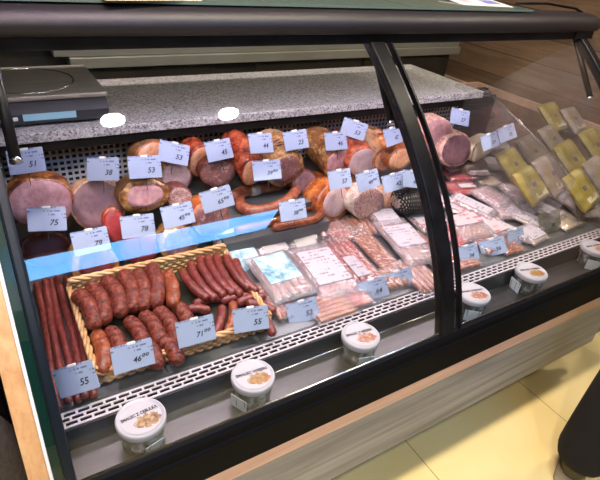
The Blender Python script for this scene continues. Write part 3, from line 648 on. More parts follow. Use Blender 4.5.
M_('smoked_roll', 'orange smoked roll half hidden behind the middle black post', 'roll', (413, 146), 11, 12, 1.24, .12, 6, 'sk_orange', 'cf_orange', 22, group=G1, pitch=16)
M_('smoked_roll', 'orange netted roll at the rear behind the crooked tag 53', 'roll', (374, 141), 12, 11, 1.29, .08, 10, 'sk_orange', 'cf_orange', 22, (4, 5, .0020), group=G1)
G2 = 'cut meats before the rear row'
def deck_meat(name, label, cat, face, pw, ph, L, yaw, skin, cut, **kw):
    p = onDeck(face[0], face[1] + ph, .002); kw.setdefault('group', G2)
    return make_meat(name, label, cat, face, pw, ph, p.y, L, yaw, skin, cut, **kw)
deck_meat('prosciutto', 'dark red cured meat below the tag reading 75', 'cured meat', (47, 250), 23, 15, .05, 0, 'sk_red', 'cf_dark', slant=32, rim=.93)
deck_meat('roast_joint', 'golden crusted roast with dark red cut below the tag reading 79', 'roast', (95, 264), 22, 17, .10, -2, 'sk_gold', 'cf_dark', slant=34, rim=.72, lump=.14)
M_('rolled_pork', 'raw red rolled pork neck just left of the tag reading 78', 'pork neck', (115, 226), 11, 16, 1.15, .09, 2, 'sk_red', 'cf_red', 28, lump=.15, group=G2)
deck_meat('rolled_pork', 'dark marbled cured pork neck below the tag reading 78', 'pork neck', (140, 247), 20, 14, .09, 0, 'sk_dark', 'cf_red', slant=34, rim=.95, lump=.12)
deck_meat('roast_joint', 'crumb-crusted brown roast below the tag reading 45.90', 'roast', (179, 244), 20, 15, .09, 0, 'sk_gold', 'cf_marble', slant=36, rim=.72, lump=.14)
M_('salami', 'speckled dark red salami behind the tag reading 45.90', 'salami', (180, 199), 13, 11, 1.18, .09, 4, 'sk_dark', 'cf_salami', 24, group=G2)
M_('smoked_bacon', 'orange smoked bacon piece behind the tag reading 65.90', 'bacon', (212, 218), 17, 15, 1.12, .10, 4, 'sk_orange', 'cf_marble', 26, squared=3, rim=.9, group=G2)
deck_meat('smoked_ham', 'big smooth orange smoked ham with pale oval cut', 'ham', (336, 202), 16, 19, .17, 14, 'sk_orange', 'cf_pale', slant=14, lump=.05, rim=.76)
deck_meat('white_salami', 'thick white-moulded salami with speckled cut', 'salami', (369, 204), 15, 15, .11, 6, 'sk_pale', 'cf_salami', slant=16, rim=.96)
deck_meat('smoked_roll', 'small tan roll between the white salami and the checkered ham', 'roll', (392, 200), 9, 10, .09, 6, 'sk_tan', 'cf_orange', slant=16, rim=.95)
deck_meat('netted_ham', 'cream ham in black checkered netting beside the middle post', 'ham', (421, 198), 12, 13, .115, 84, 'sk_pale', 'cf_salami', slant=4, net=(1.3, 11, .0030), netmat='darkcord')
M_('smoked_ham', 'tan ham end tucked between the tags 57 and 49.90', 'ham', (354, 187), 11, 11, 1.20, .10, 8, 'sk_tan', 'cf_orange', 20, group=G2)
M_('smoked_roll', 'dark smoked roll between the twine-tied roasts', 'roll', (306, 183), 12, 11, 1.20, .10, 4, 'sk_dark', 'cf_purple', 24, group=G2)

# ------------------------------------------------------------------ sausages
def make_sausage(name, label, group, pts, r, mat, cat='sausage', twist=0, n=16, taper=True):
    P3 = [Vector(p) for p in pts]
    # resample with a smooth spline
    out = []; m_ = len(P3)
    for i in range(m_ - 1):
        p0, p1, p2, p3 = P3[max(i - 1, 0)], P3[i], P3[i + 1], P3[min(i + 2, m_ - 1)]
        for s in range(9):
            u = s / 9; out.append(.5 * ((2 * p1) + (p2 - p0) * u + (2 * p0 - 5 * p1 + 4 * p2 - p3) * u * u + (3 * p1 - p0 - 3 * p2 + p3) * u ** 3))
    out.append(P3[-1]); k = len(out); sd = rnd.random() * 30
    t0 = (out[0] - out[1]).normalized(); t1 = (out[-1] - out[-2]).normalized()
    path = [out[0] + t0 * r * .95, out[0] + t0 * r * .8, out[0] + t0 * r * .45] + out + [out[-1] + t1 * r * .45, out[-1] + t1 * r * .8, out[-1] + t1 * r * .95]
    rr = [r * .28, r * .62, r * .9] + [r * (1 + .06 * noise.noise(Vector((i * .35, sd, 0)))) for i in range(k)] + [r * .9, r * .62, r * .28]
    base = Vector((sum(p.x for p in path) / len(path), sum(p.y for p in path) / len(path), min(p.z for p in path) - r))
    mb = MB().tube([p - base for p in path], rr, n, True, 1.0, .075)
    o = mb.build(name, MT[mat], None, True); o.location = base
    return tag(o, label, cat, group)
# bundle of long thin sticks on the left
for i in range(5):
    x0 = .004 + .0165 * i; h = .012 + (.006 if i % 2 else 0)
    pts = []
    for k in range(6):
        y = 1.125 - .071 * k; pts.append((x0 + .012 - .003 * k + .0025 * math.sin(i * 1.7 + k), y, deckz(y) + h + (.010 if k == 0 else 0)))
    make_sausage('dry_sausage_stick', '%s long thin dried sausage from the left in the bundle beside the counter end' % ORD[i], 'dried sausage sticks left of the basket', pts, .0085, 'kab')
# basket
B0 = (.080, .795); B1 = (.482, 1.062)
t = thing('wicker_basket', 'light wicker tray basket heaped with smoked sausages', 'basket', (0, 0, 0))
BW0, BW1 = B0[1], B1[1]
MB().add([(B0[0], BW0, deckz(BW0) + .004), (B1[0], BW0, deckz(BW0) + .004), (B1[0], BW1, deckz(BW1) + .004), (B0[0], BW1, deckz(BW1) + .004),
          (B0[0], BW0, deckz(BW0) + .018), (B1[0], BW0, deckz(BW0) + .018), (B1[0], BW1, deckz(BW1) + .018), (B0[0], BW1, deckz(BW1) + .018)],
         [(0, 3, 2, 1), (4, 5, 6, 7), (0, 1, 5, 4), (1, 2, 6, 5), (2, 3, 7, 6), (3, 0, 4, 7)]).build('base', MT['darkpanel'], t)
def wall(p, q, hh, nm):
    mb = MB(); p = Vector((p[0], p[1], 0)); q = Vector((q[0], q[1], 0)); d = (q - p); ln = d.length; d.normalize(); s = Vector((-d.y, d.x, 0)); ns = int(ln / .022)
    for l in range(hh):
        path = []
        for i in range(ns * 2 + 1):
            a = p + d * (ln * i / (ns * 2)); a += s * (.0028 * (1 if (i // 1 + l) % 2 else -1)); a.z = deckz(a.y) + .010 + .0085 * l; path.append(a)
        mb.tube(path, .0044, 6)
    for i in range(ns + 1):
        a = p + d * (ln * i / ns); mb.tube([(a.x, a.y, deckz(a.y) + .004), (a.x, a.y, deckz(a.y) + .008 + .0085 * hh)], .0028, 6)
    for l in (0, 1, 2):
        path = []
        for i in range(ns * 2 + 1):
            a = p + d * (ln * i / (ns * 2)); ph = i * .9 + l * 2.1
            a += s * (.0045 * math.cos(ph)); a.z = deckz(a.y) + .012 + .0085 * hh + .0045 * math.sin(ph); path.append(a)
        mb.tube(path, .0040, 6)
    mb.build(nm, MT['wicker'], t, True)
wall(B0, (B1[0], B0[1]), 3, 'side_wall'); wall((B0[0], B1[1]), B1, 6, 'side_wall')
wall(B0, (B0[0], B1[1]), 4, 'side_wall'); wall((B1[0], B0[1]), B1, 4, 'side_wall')
BT = .019
def sa(a, b, h0, h1, r, sag=0, bend=0):
    A = onDeck(*a, h0); B = onDeck(*b, h1); mid = (A + B) / 2; d = (B - A); mid += Vector((-d.y, d.x, 0)) * bend; mid.z += sag
    return [A, A.lerp(mid, .55) + Vector((-d.y, d.x, 0)) * bend * .35, mid, mid.lerp(B, .45) + Vector((-d.y, d.x, 0)) * bend * .35, B]
rear = [((80, 297), (94, 322)), ((93, 289), (104, 317)), ((108, 282), (120, 310)), ((124, 277), (133, 305)), ((138, 276), (143, 304)), ((152, 270), (156, 301))]
for i, (a, b) in enumerate(rear):
    make_sausage('fat_smoked_sausage', '%s fat smoked sausage from the left in the rear row of the basket' % ORD[i], 'fat sausages in the basket', sa(a, b, BT + .040, BT + .038, .0195, .004, .07), .0195, 'saus')
o = make_sausage('fat_smoked_sausage', 'orange fat smoked sausage with a blunt cut end, right of the rear row', 'fat sausages in the basket', sa((168, 276), (173, 302), BT + .036, BT + .036, .017, .003, .05), .017, 'sausor')
front = [((98, 337), (103, 368)), ((112, 333), (121, 352)), ((131, 323), (144, 345)), ((146, 317), (160, 339)), ((160, 312), (177, 338)), ((176, 306), (188, 322)), ((146, 345), (157, 362)), ((165, 342), (177, 358))]
for i, (a, b) in enumerate(front):
    nm = ['reddish fat smoked sausage at the front left corner of the basket', 'fat smoked sausage behind the tag reading 46', 'fat smoked sausage right above the right edge of the tag 46', 'fat smoked sausage midway between the tags 46 and 71', 'long fat smoked sausage just left of the tag reading 71', 'short fat smoked sausage above the top edge of the tag 71', 'fat smoked sausage low at the basket front beside the tag 46', 'fat smoked sausage low at the basket front beside the tag 71'][i]
    make_sausage('fat_smoked_sausage', nm, 'fat sausages in the basket', sa(a, b, BT + .021, BT + .019, .0175, .002, .06), .0175, 'sausor' if i == 0 else 'saus')
thin = [((183, 273), (205, 297)), ((191, 265), (213, 297)), ((200, 260), (222, 294)), ((208, 258), (231, 292)), ((217, 257), (239, 293)), ((227, 258), (247, 287)), ((236, 262), (255, 290))]
for i, (a, b) in enumerate(thin):
    make_sausage('thin_smoked_sausage', '%s thin dark red sausage from the left in the rear row of the basket' % ORD[i], 'thin sausages in the basket', sa(a, b, BT + .034, BT + .030, .0115, .002, -.07), .0115, 'kab')
bits = [((197, 303), (220, 298)), ((224, 300), (248, 297)), ((222, 309), (216, 332)), ((233, 305), (229, 330)), ((240, 302), (262, 297)), ((190, 309), (206, 310)), ((250, 303), (272, 310)), ((262, 318), (272, 332))]
for i, (a, b) in enumerate(bits):
    nm = ['short sausage end lying across above the tag reading 71', 'thin sausage lying crosswise above the tag 55 in the basket', 'thin sausage standing just right of the tag reading 71', 'orange thin sausage midway between the tags 71 and 55', 'thin sausage lying crosswise at the right corner of the basket', 'small sausage end above the right corner of the tag 71', 'thin sausage along the right basket wall behind the tag 55', 'sausage end low beside the right front basket corner'][i]
    make_sausage('thin_smoked_sausage', nm, 'thin sausages in the basket', sa(a, b, BT + .016, BT + .014, .0115, .003, .05), .0115, 'sausor' if i == 3 else 'kab')
# ring sausages on the deck before the step
def dk(pl, h, zb): return [onZ(x, y, zb + h) for x, y in pl]
def ringset(name, label, pl, r, h, mat, zb=.729):
    o = make_sausage(name, label, 'ring sausages', dk(pl, h, zb), r, mat); return o
r1 = ringset('ring_sausage', 'thick bent sausage with a white paper band', [(232, 197), (245, 191), (262, 188), (280, 184), (293, 179)], .0185, .020, 'ring')
A = onZ(250, 190.3, .749); B = onZ(258, 188.7, .749)
band = MB().tube([A - r1.location, A.lerp(B, .5) - r1.location, B - r1.location], [.0200, .0206, .0200], 18).build('paper_band', MT['whitewrap'], r1, True); band['label'] = 'white paper band'
ringset('ring_sausage', 'curved brown sausage looping below the white-banded one', [(296, 190), (288, 200), (272, 208), (254, 211), (242, 207), (240, 201)], .0170, .017, 'ring')
ringset('ring_sausage', 'long orange sausage doubled back in a hairpin below the tag reading 38.90', [(238, 230), (262, 224), (288, 215), (308, 208), (319, 207), (321, 213), (314, 219), (296, 223), (276, 227)], .0125, .013, 'sausor', .688)

# ------------------------------------------------------------------ packs
def make_pack(label, px, W, Lg, yaw, kind, h=.0, T=.016, film='film', lab=None, pitch=0, cat='meat pack', group='vacuum packs in the counter', roll=0, mat=None, z=None, name='meat_pack', cols=5):
    if z is None: K_ = 1.4; W *= K_; Lg *= K_; lab = [(q[0] * K_, q[1] * K_, q[2] * K_ * .94, q[3] * K_ * .94, q[4]) for q in lab] if lab else None
    p = onDeck(px[0], px[1], h) if z is None else onZ(px[0], px[1], z)
    base = p
    pit = math.atan(.1) if z is None else 0
    t = thing(name, label, cat, base, (pit + R(pitch), R(roll), R(yaw)), group)
    sd = rnd.random() * 40
    # contents
    if kind == 'sticks':
        mb = MB()
        for i in range(cols):
            x = (-W * .42) + W * .84 * (i + .5) / cols; r = W * .84 / cols * .52
            mb.tube([(x + .001 * math.sin(k + i), -Lg * .42 + Lg * .84 * k / 6, T * .5 + .0008 * math.sin(k * 2 + i)) for k in range(7)], [min(r, T * .48) * q for q in (.6, 1, 1, 1, 1, 1, .6)], 8)
        mb.build('contents', MT[mat or 'kabpack'], t, True)
    elif kind in ('slices', 'slab'):
        mb = MB(); nn = 6 if kind == 'slices' else 1
        for i in range(nn):
            y0 = -Lg * .40 + i * Lg * .8 / nn; y1 = y0 + Lg * .8 / nn * 1.0
            mb.rbox((-W * .40, y0, T * .10), (W * .40, y1 - .0006, T * (.8 if i % 2 else .74)), .004)
        mb.build('contents', MT[mat or 'slices'], t, True)
    # film envelope: pillow with crimped ends
    nx, ny = 12, 16; vs = []; fs = []
    for s in (1, -1):
        for j in range(ny + 1):
            for i in range(nx + 1):
                u = i / nx * 2 - 1; v = j / ny * 2 - 1
                e = (max(0, 1 - abs(u) ** 6) ** .5) * (max(0, 1 - abs(v) ** 8) ** .5)
                wr = .0012 * noise.noise(Vector((u * 5 + sd, v * 6, s)) * 1.3) * e
                zz = T * .5 + s * (T * .54 * e + .0004) + (wr if s > 0 else 0)
                vs.append((u * W / 2 * (1 - .02 * math.cos(v * 9)), v * Lg / 2, max(zz, 0.0)))
    st = (nx + 1) * (ny + 1)
    for j in range(ny):
        for i in range(nx):
            a = j * (nx + 1) + i; fs.append((a, a + 1, a + nx + 2, a + nx + 1)); b = a + st; fs.append((b, b + nx + 1, b + nx + 2, b + 1))
    for i in range(nx): fs.append((i, st + i, st + i + 1, i + 1)); a = ny * (nx + 1) + i; fs.append((a, a + 1, st + a + 1, st + a))
    for j in range(ny): a = j * (nx + 1); fs.append((a, a + nx + 1, st + a + nx + 1, st + a)); a += nx; fs.append((a, st + a, st + a + nx + 1, a + nx + 1))
    MB().add(vs, fs).build('film', MT[film] if kind != 'solid' else MT[mat], t, True)
    if lab:
        for (lx, ly, lw, ll, lm) in lab:
            MB().rbox((lx - lw / 2, ly - ll / 2, T * 1.06), (lx + lw / 2, ly + ll / 2, T * 1.06 + .0012), .003).build('paper_label', MT[lm], t)
    return t
PK = 'packs between the basket and the post'
make_pack('crumpled pack with teal label beside the basket corner', (238, 254), .085, .15, 6, 'slab', .004, .022, 'milky', [(0, .0, .066, .11, 'bluelabel')], group=PK, pitch=24)
make_pack('shiny white pack lying against the hairpin sausage', (268, 242), .085, .11, 4, 'slab', .004, .022, 'milky', [(0, .0, .06, .07, 'whitewrap')], group=PK, pitch=24)
make_pack('shiny pack with pale blue label above the blue tag', (280, 278), .095, .14, 0, 'sticks', .014, .020, 'milky', [(0, .015, .074, .085, 'bluelabel')], group=PK)
make_pack('flat pack with a large white printed label in the middle of the display', (324, 272), .100, .165, -4, 'slices', .004, .018, 'milky', [(0, .005, .082, .11, 'paper')], group=PK)
make_pack('pink meat pack with a narrow white tongue label', (352, 264), .078, .19, -3, 'sticks', .004, .017, 'film', [(-.006, -.020, .032, .068, 'paper')], group=PK, mat='slices')
make_pack('clear pack of long orange sausages left of the big white label', (374, 252), .056, .20, -2, 'sticks', .004, .017, 'film', None, group=PK, cols=4)
make_pack('sausage pack with a big square white label next to the post', (405, 243), .092, .17, -8, 'sticks', .012, .020, 'milky', [(0, .01, .078, .082, 'paper')], group=PK)
make_pack('pinkish pack lying high behind the big square label', (385, 222), .080, .10, -10, 'slices', .006, .022, 'milky', [(0, .0, .062, .06, 'paper')], group=PK)
make_pack('small pack with red striped label beside the middle post', (420, 222), .062, .10, -4, 'slices', .004, .018, 'milky', [(0, .0, .048, .08, 'paperred')], group=PK)
make_pack('clear pack of bacon strips at the counter front right of the blue tag', (330, 308), .10, .075, 0, 'slices', .003, .016, 'film', None, group=PK, mat='kabpack')
make_pack('clear pack of orange sausages at the counter front against the post', (418, 277), .075, .12, -2, 'sticks', .003, .017, 'film', None, group=PK)
make_pack('clear crumpled pack at the counter front left of the blue tag', (281, 308), .050, .07, 2, 'sticks', .003, .015, 'film', None, group=PK)
make_pack('clear bacon pack lying behind the narrow tongue label', (340, 234), .085, .08, 4, 'slices', .003, .018, 'film', None, group=PK)
make_pack('long clear sausage pack behind the leaning pair of blue tags', (385, 281), .10, .07, -3, 'sticks', .003, .016, 'film', None, group=PK, cols=6)

make_pack('pale pink film pack touching the hairpin sausage and the tag 38.90', (300, 236), .085, .10, -2, 'slices', .003, .020, 'milky', [(0, .0, .06, .07, 'whitewrap')], group=PK, pitch=24)
make_pack('clear red sausage pack just below the big orange ham', (327, 228), .09, .08, 4, 'sticks', .003, .018, 'film', None, group=PK, mat='slices')
make_pack('clear sausage pack below the white salami', (358, 228), .08, .09, -6, 'sticks', .003, .018, 'film', None, group=PK)
make_pack('crinkled clear pack between the basket and the grille', (272, 298), .06, .09, 4, 'slices', .003, .014, 'film', None, group=PK, mat='kabpack')
make_pack('flat clear bacon pack at the front left of the overlapping blue tags', (352, 296), .07, .08, -2, 'slices', .003, .014, 'film', None, group=PK)
make_pack('orange sausage pack standing against the post above the front one', (424, 250), .06, .14, -4, 'sticks', .004, .018, 'film', None, group=PK)

make_pack('pale pack leaning on the riser above the basket corner', (246, 241), .085, .06, 4, 'slab', .012, .016, 'milky', [(0, .0, .06, .035, 'bluelabel')], group=PK, pitch=48)
make_pack('white crumpled pack leaning on the riser below the hairpin sausage', (276, 236), .085, .06, -2, 'slab', .012, .016, 'milky', [(0, .0, .066, .04, 'whitewrap')], group=PK, pitch=48)
make_pack('pink film pack leaning on the riser left of the big orange ham', (306, 229), .085, .06, 2, 'slices', .012, .016, 'milky', None, group=PK, pitch=48)

# right-hand section behind the second pane
G3 = 'meats right of the middle post'
M_('pale_loaf', 'pale peach meat loaf at the rear just right of the post', 'meat loaf', (438, 136), 15, 16, 1.24, .12, -4, 'sk_pink', 'cf_pink', 20, group=G3)
M_('cured_ham', 'pink cut ham below the small tag at the rear right', 'ham', (457, 150), 14, 15, 1.20, .14, 6, 'sk_pink', 'cf_purple', 22, group=G3)
deck_meat('dark_loaf', 'dark brown oval loaf lying among white packs', 'meat loaf', (481, 167), 9, 9, .13, 76, 'sk_loaf', 'cf_dark', slant=4, group=G3)
M_('cream_cheese_block', 'cream coloured block at the rear beside the dark panel', 'cheese', (484, 149), 13, 9, 1.22, .08, 20, 'cheese', 'cheese', 10, squared=4, lump=.03, group=G3)
PR = 'packs right of the middle post'
make_pack('red bacon pack with white swirls right of the post', (459, 176), .115, .075, -12, 'slices', .022, .020, 'film', None, group=PR, mat='redpack')
make_pack('bright red pack below the red bacon pack', (462, 190), .11, .07, -14, 'slab', .014, .018, 'film', [(.01, 0, .05, .02, 'paperred')], group=PR, mat='redpack')
make_pack('white triangular paper label pack by the post edge', (447, 166), .045, .08, -4, 'slab', .040, .014, 'milky', [(0, 0, .036, .06, 'whitewrap')], group=PR)
make_pack('white pack lying on the red bacon pack', (476, 172), .07, .05, -20, 'slab', .046, .014, 'milky', [(0, 0, .058, .04, 'whitewrap')], group=PR)
make_pack('white wrapped pack below the two leaning tags', (488, 166), .075, .10, -30, 'solid', .030, .026, mat='whitewrap', group=PR, pitch=-12)
make_pack('white wrapped pack with a red spot beside the yellow packs', (514, 168), .085, .06, -25, 'solid', .030, .024, mat='whitewrap', group=PR)
make_pack('brown olive pack behind the clear bags', (487, 184), .09, .055, -10, 'slab', .01, .022, 'film', None, group=PR, mat='cheese')
make_pack('dark glossy pack behind the clear bags near the divider', (502, 180), .11, .06, -14, 'slab', .006, .026, 'film', None, group=PR, mat='sk_loaf')
make_pack('pack with a long pink-white printed label lying slantwise', (471, 208), .060, .125, 22, 'slices', .020, .018, 'milky', [(0, 0, .045, .105, 'paper')], group=PR)
make_pack('pack with red and blue print by the post edge', (454, 208), .065, .11, 20, 'slices', .008, .016, 'milky', [(0, 0, .05, .09, 'paperred')], group=PR)
make_pack('red and white box pack with a food window', (468, 230), .105, .10, -6, 'slab', .006, .026, 'milky', [(0, .02, .09, .045, 'paperred')], group=PR, mat='kabpack')
make_pack('pink printed pack beside the food window pack', (489, 229), .08, .10, 4, 'slab', .004, .022, 'milky', [(0, 0, .06, .07, 'paperred')], group=PR)
make_pack('clear mauve bag below the brown olive pack', (490, 200), .085, .10, 10, 'slices', .012, .028, 'milky', None, group=PR, mat='cf_pink')
make_pack('clear mauve bag in the middle of the right section', (503, 210), .085, .11, -20, 'slices', .006, .026, 'milky', None, group=PR, mat='cf_pink')
make_pack('clear mauve bag touching the white wraps', (516, 196), .080, .10, -10, 'slices', .010, .028, 'milky', None, group=PR, mat='cf_grey')
make_pack('stick pack with white label right of the leaning front tags', (507, 232), .042, .12, 24, 'sticks', .006, .016, 'milky', [(0, 0, .034, .10, 'paper')], group=PR, cols=3)
make_pack('white label pack left of the pair of white label packs', (523, 220), .055, .12, 20, 'slab', .010, .018, 'milky', [(0, 0, .046, .10, 'paper')], group=PR, mat='cheese')
make_pack('white label pack under the folded white wrap', (543, 212), .055, .11, 12, 'slab', .010, .018, 'milky', [(0, 0, .048, .09, 'paper')], group=PR, mat='cheese')
make_pack('folded white paper wrap below the yellow row', (537, 190), .105, .09, -18, 'solid', .024, .028, mat='whitewrap', group=PR)
make_pack('long white paper wrap lying over the label packs', (562, 199), .065, .12, 0, 'solid', .022, .026, mat='whitewrap', group=PR)
make_pack('white paper wrap at the right end near the green front cards', (578, 209), .075, .10, -20, 'solid', .012, .024, mat='whitewrap', group=PR)

make_pack('orange meat pack at the front under the tag reading 34', (463, 262), .08, .06, -4, 'slices', .003, .016, 'film', None, group=PR, mat='kabpack')
make_pack('orange meat pack at the front between the tags 36 and 33', (508, 248), .075, .06, -4, 'slices', .003, .016, 'film', None, group=PR, mat='kabpack')
make_pack('pink meat pack lying under the tag reading 36', (487, 244), .085, .08, 2, 'slices', .003, .018, 'film', None, group=PR, mat='slices')
make_pack('pale meat pack at the front left of the dull green card 62', (530, 236), .08, .07, 6, 'slab', .003, .018, 'milky', [(0, 0, .06, .05, 'paper')], group=PR, mat='cheese')
make_pack('yellowish pack at the front between the two dull green cards', (563, 222), .10, .08, 4, 'slab', .003, .02, 'film', None, group=PR, mat='cheese')
make_pack('yellowish pack at the right front behind the green card 58', (590, 205), .11, .09, 6, 'slab', .003, .02, 'film', None, group=PR, mat='cheese')
make_pack('mauve film pack between the two printed red packs', (480, 218), .08, .10, 12, 'slices', .004, .020, 'milky', None, group=PR, mat='cf_pink')
make_pack('mauve film pack under the folded white wrap', (527, 205), .09, .10, -8, 'slices', .003, .020, 'milky', None, group=PR, mat='cf_grey')
make_pack('red bacon pack low beside the post behind the tag 34', (452, 236), .07, .10, 10, 'slices', .003, .018, 'film', None, group=PR, mat='redpack')
make_pack('brown film pack at the rear below the leaning pair of tags', (500, 155), .10, .07, -20, 'slab', .02, .03, 'film', None, group=PR, mat='sk_loaf')
make_pack('white wrapped pack at the rear behind the dark loaf', (497, 148), .08, .06, -25, 'solid', .04, .024, mat='whitewrap', group=PR)
make_pack('pale film pack between the white wraps at the right end', (556, 184), .09, .09, -14, 'solid', .010, .022, mat='whitewrap', group=PR)

# neighbouring low display with yellow packs and brown loaves
t = thing('low_display_bin', 'low brown wooden display bin beyond the counter end', 'display bin', (2.43, 1.55, 0))
MB().box((-.53, -.85, .0), (.53, .80, .60)).build('cabinet', MT['wallwood'], t)
MB().box((-.53, -.85, .60), (.53, .80, .615)).build('bin_floor', MT['sk_loaf'], t)
for a, b in (((-.53, -.85, .615), (.53, -.83, .66)), ((-.53, .78, .615), (.53, .80, .66)), ((.51, -.83, .615), (.53, .78, .66))): MB().box(a, b).build('rim', MT['strip'], t)
YB = 'yellow printed packs in the low display'
YL = [((551, 119), 'top yellow pack lying alone at the upper right', .15, .20, .70, 'yellow', 10), ((571, 122), 'mauve-yellow pack beside the top yellow pack', .12, .18, .69, 'yellowpink', 8),
      ((510, 168), 'yellow pack at the lower left end of the upper yellow row', .125, .17, .70, 'yellow', 15), ((530, 155), 'mauve-yellow pack second up in the upper yellow row', .135, .19, .70, 'yellowpink', 15), ((549, 142), 'small mauve pack topping the upper yellow row', .13, .17, .69, 'yellowpink', 15),
      ((527, 188), 'yellow-edged pack at the lower left end of the long yellow row', .12, .16, .71, 'yellow', 15), ((547, 177), 'mauve pack second up in the long yellow row', .135, .19, .70, 'yellowpink', 15),
      ((569, 163), 'yellow pack with dark spot third up in the long yellow row', .155, .21, .70, 'yellow', 15), ((592, 148), 'yellow pack at the right edge of the long yellow row', .16, .21, .70, 'yellow', 15),
      ((596, 178), 'mauve pack low at the right edge below the yellow row', .14, .18, .70, 'yellowpink', 15), ((577, 192), 'yellow pack low at the right edge below the long row', .135, .17, .71, 'yellow', 15)]
for px, lb, w, l, z, mm, yw in YL:
    w *= 1.25; l *= .88
    tt = make_pack(lb, px, w, l, yw, 'solid', z=z, T=.035, mat=mm, group=YB, name='yellow_pack', cat='snack pack', pitch=38)
    MB().rbox((-w * .18, -l * .05, .038), (-w * .02, l * .06, .0395), .003).build('logo', MT['greyink'], tt)
    MB().rbox((-w * .3, -l * .38, .034), (w * .3, -l * .22, .0365), .003).build('paper_label', MT['cheese'], tt)
for i, (px, rr) in enumerate((((506, 106), .07), ((532, 113), .07), ((498, 122), .07), ((541, 126), .07), ((516, 120), .075))):
    c = onZ(px[0], px[1], .66); mb = MB(); k = 12
    mb.tube([(-.16 + .32 * j / k, 0, rr * .7) for j in range(k + 1)], [rr * max(.15, math.sin(math.pi * (j + .35) / (k + .7)) ** .5) for j in range(k + 1)], 18, True, .7)
    o = mb.build('brown_loaf', MT['sk_brown'] if i % 2 else MT['sk_loaf'], None, True); o.location = (2.12 + .17 * (i % 3) + .05 * (i // 3), 2.12 - .24 * (i // 3), .616); o.rotation_euler = (0, 0, R(90 + 4 * i))
    tag(o, ['leftmost rear', 'middle rear', 'rightmost rear', 'left front', 'right front'][i] + ' brown loaf of the five behind the divider', 'loaf', 'brown loaves behind the divider')

# ------------------------------------------------------------------ price tags
CW, CH = .084, .057
def make_tag(text, px, py, w, slope, Y, label, tilt=28, free=True, cat='price tag', mat='card', pin=.03, H=CH, W=CW):
    c = onY(px, py, Y); best = None
    for yk in (range(-66, 40, 3) if free else range(-24, 3, 3)):
        for k in (range(-40, 41, 2) if free else (0,)):
            Mx = Euler((0, 0, R(yk))).to_matrix() @ Euler((R(90 - tilt), 0, 0)).to_matrix() @ Euler((0, 0, R(k))).to_matrix()
            a = proj(c - Mx @ Vector((W / 2, 0, 0))); b = proj(c + Mx @ Vector((W / 2, 0, 0)))
            e = abs(math.degrees(math.atan2(a[1] - b[1], b[0] - a[0])) - slope) * .6 + abs(math.hypot(b[0] - a[0], b[1] - a[1]) - w) + abs(yk + 10) * .05 + abs(k) * .05
            if best is None or e < best[0]: best = (e, Mx, yk, k)
    Mx = best[1]
    if DBG: print('TAG', text, [round(v, 3) for v in c], [round(v, 2) for v in best if not isinstance(v, Matrix)])
    base = c - Mx @ Vector((0, H / 2, 0))
    t = thing('price_tag', label, cat, base, Mx.to_euler(), 'price tags in the deli counter')
    MB().rbox((-W / 2, 0, -.0008), (W / 2, H, .0008), .002).build('card', MT[mat], t).location = (0, 0, 0)
    t.children[0].data.transform(Matrix.Translation((0, -H / 2, 0))); t.children[0].location = (0, H / 2, 0)
    letters('price', text, .019 if len(text) < 3 else .0165, MT['ink'], t, (.014, H * .34, .0010), shear=.25, bold=.0003)
    MB().rbox((-.009, H - .004, -.002), (.009, H + .002, .0022), .002).build('clip', MT['white'], t)
    if pin: MB().tube([(0, .004, -.0022), (0, -pin, -.0022)], .0010, 6).build('pin', MT['pinmat'], t)
    return t
FR = 'price tag reading '
make_tag('55', 76, 379, 41, 16, 0.762, FR + '55 at the counter front by the wood end', pin=.01)
make_tag('46⁰⁰', 133, 356, 43, 16, 0.775, FR + '46.00 on the basket front, left one', pin=.012)
make_tag('71⁰⁰', 196, 331, 39, 16, 0.775, FR + '71.00 on the basket front middle', pin=.012)
make_tag('55', 251, 319, 36, 9, 0.778, FR + '55 at the right front corner of the basket', pin=.012)
make_tag('52', 303, 311, 34, 17, 0.8, 'blue-lit price tag reading 52 right of the basket', pin=.01)
make_tag('64', 373, 289, 30, 17, 0.8, 'price tag reading 64, left one of the overlapping front pair', pin=.01)
make_tag('48', 399, 280, 29, 16, 0.81, 'price tag reading 48, right one of the overlapping front pair', pin=.01)
make_tag('75', 47, 219, 39, 1, 1.15, FR + '75 in front of the large ham')
make_tag('79', 91, 241, 37, 12, 1.09, FR + '79 above the golden crusted roast')
make_tag('78', 138, 226, 34, 7, 1.12, FR + '78 below the golden netted ham')
make_tag('45⁹⁰', 178, 215, 32, 12, 1.1, FR + '45.90 in front of the dark salami')
make_tag('65⁹⁰', 217, 199, 33, 17, 1.09, FR + '65.90 left of the ring sausages', tilt=22)
make_tag('38⁹⁰', 293, 210, 26, 10, 1.05, FR + '38.90 on the hairpin sausage')
make_tag('39⁵⁰', 267, 170, 28, 6, 1.16, FR + '39.50 above the white paper band')
make_tag('57', 340, 179, 23, 9, 1.09, FR + '57 on the big orange ham')
make_tag('49⁹⁰', 368, 180, 23, 16, 1.085, FR + '49.90 above the white salami')
make_tag('42', 394, 182, 23, 16, 1.09, FR + '42 above the small tan roll')
make_tag('46', 412, 179, 19, -6, 1.07, FR + '46 beside the black checkered ham by the post')
make_tag('51', 26, 161, 37, 7, 1.24, FR + '51 at the rear left corner')
make_tag('38', 103, 169, 32, 1, 1.2, FR + '38 on the purple-faced ham')
make_tag('53', 145, 167, 33, 3, 1.185, FR + '53, the level one behind the golden ham')
make_tag('53', 174, 153, 31, -12, 1.235, FR + '53, the crooked one sloping down to the right')
make_tag('45', 219, 150, 26, 11, 1.23, FR + '45 above the thick speckled salami')
make_tag('44', 261, 143, 23, 3, 1.2, FR + '44 at the rear above the red loin')
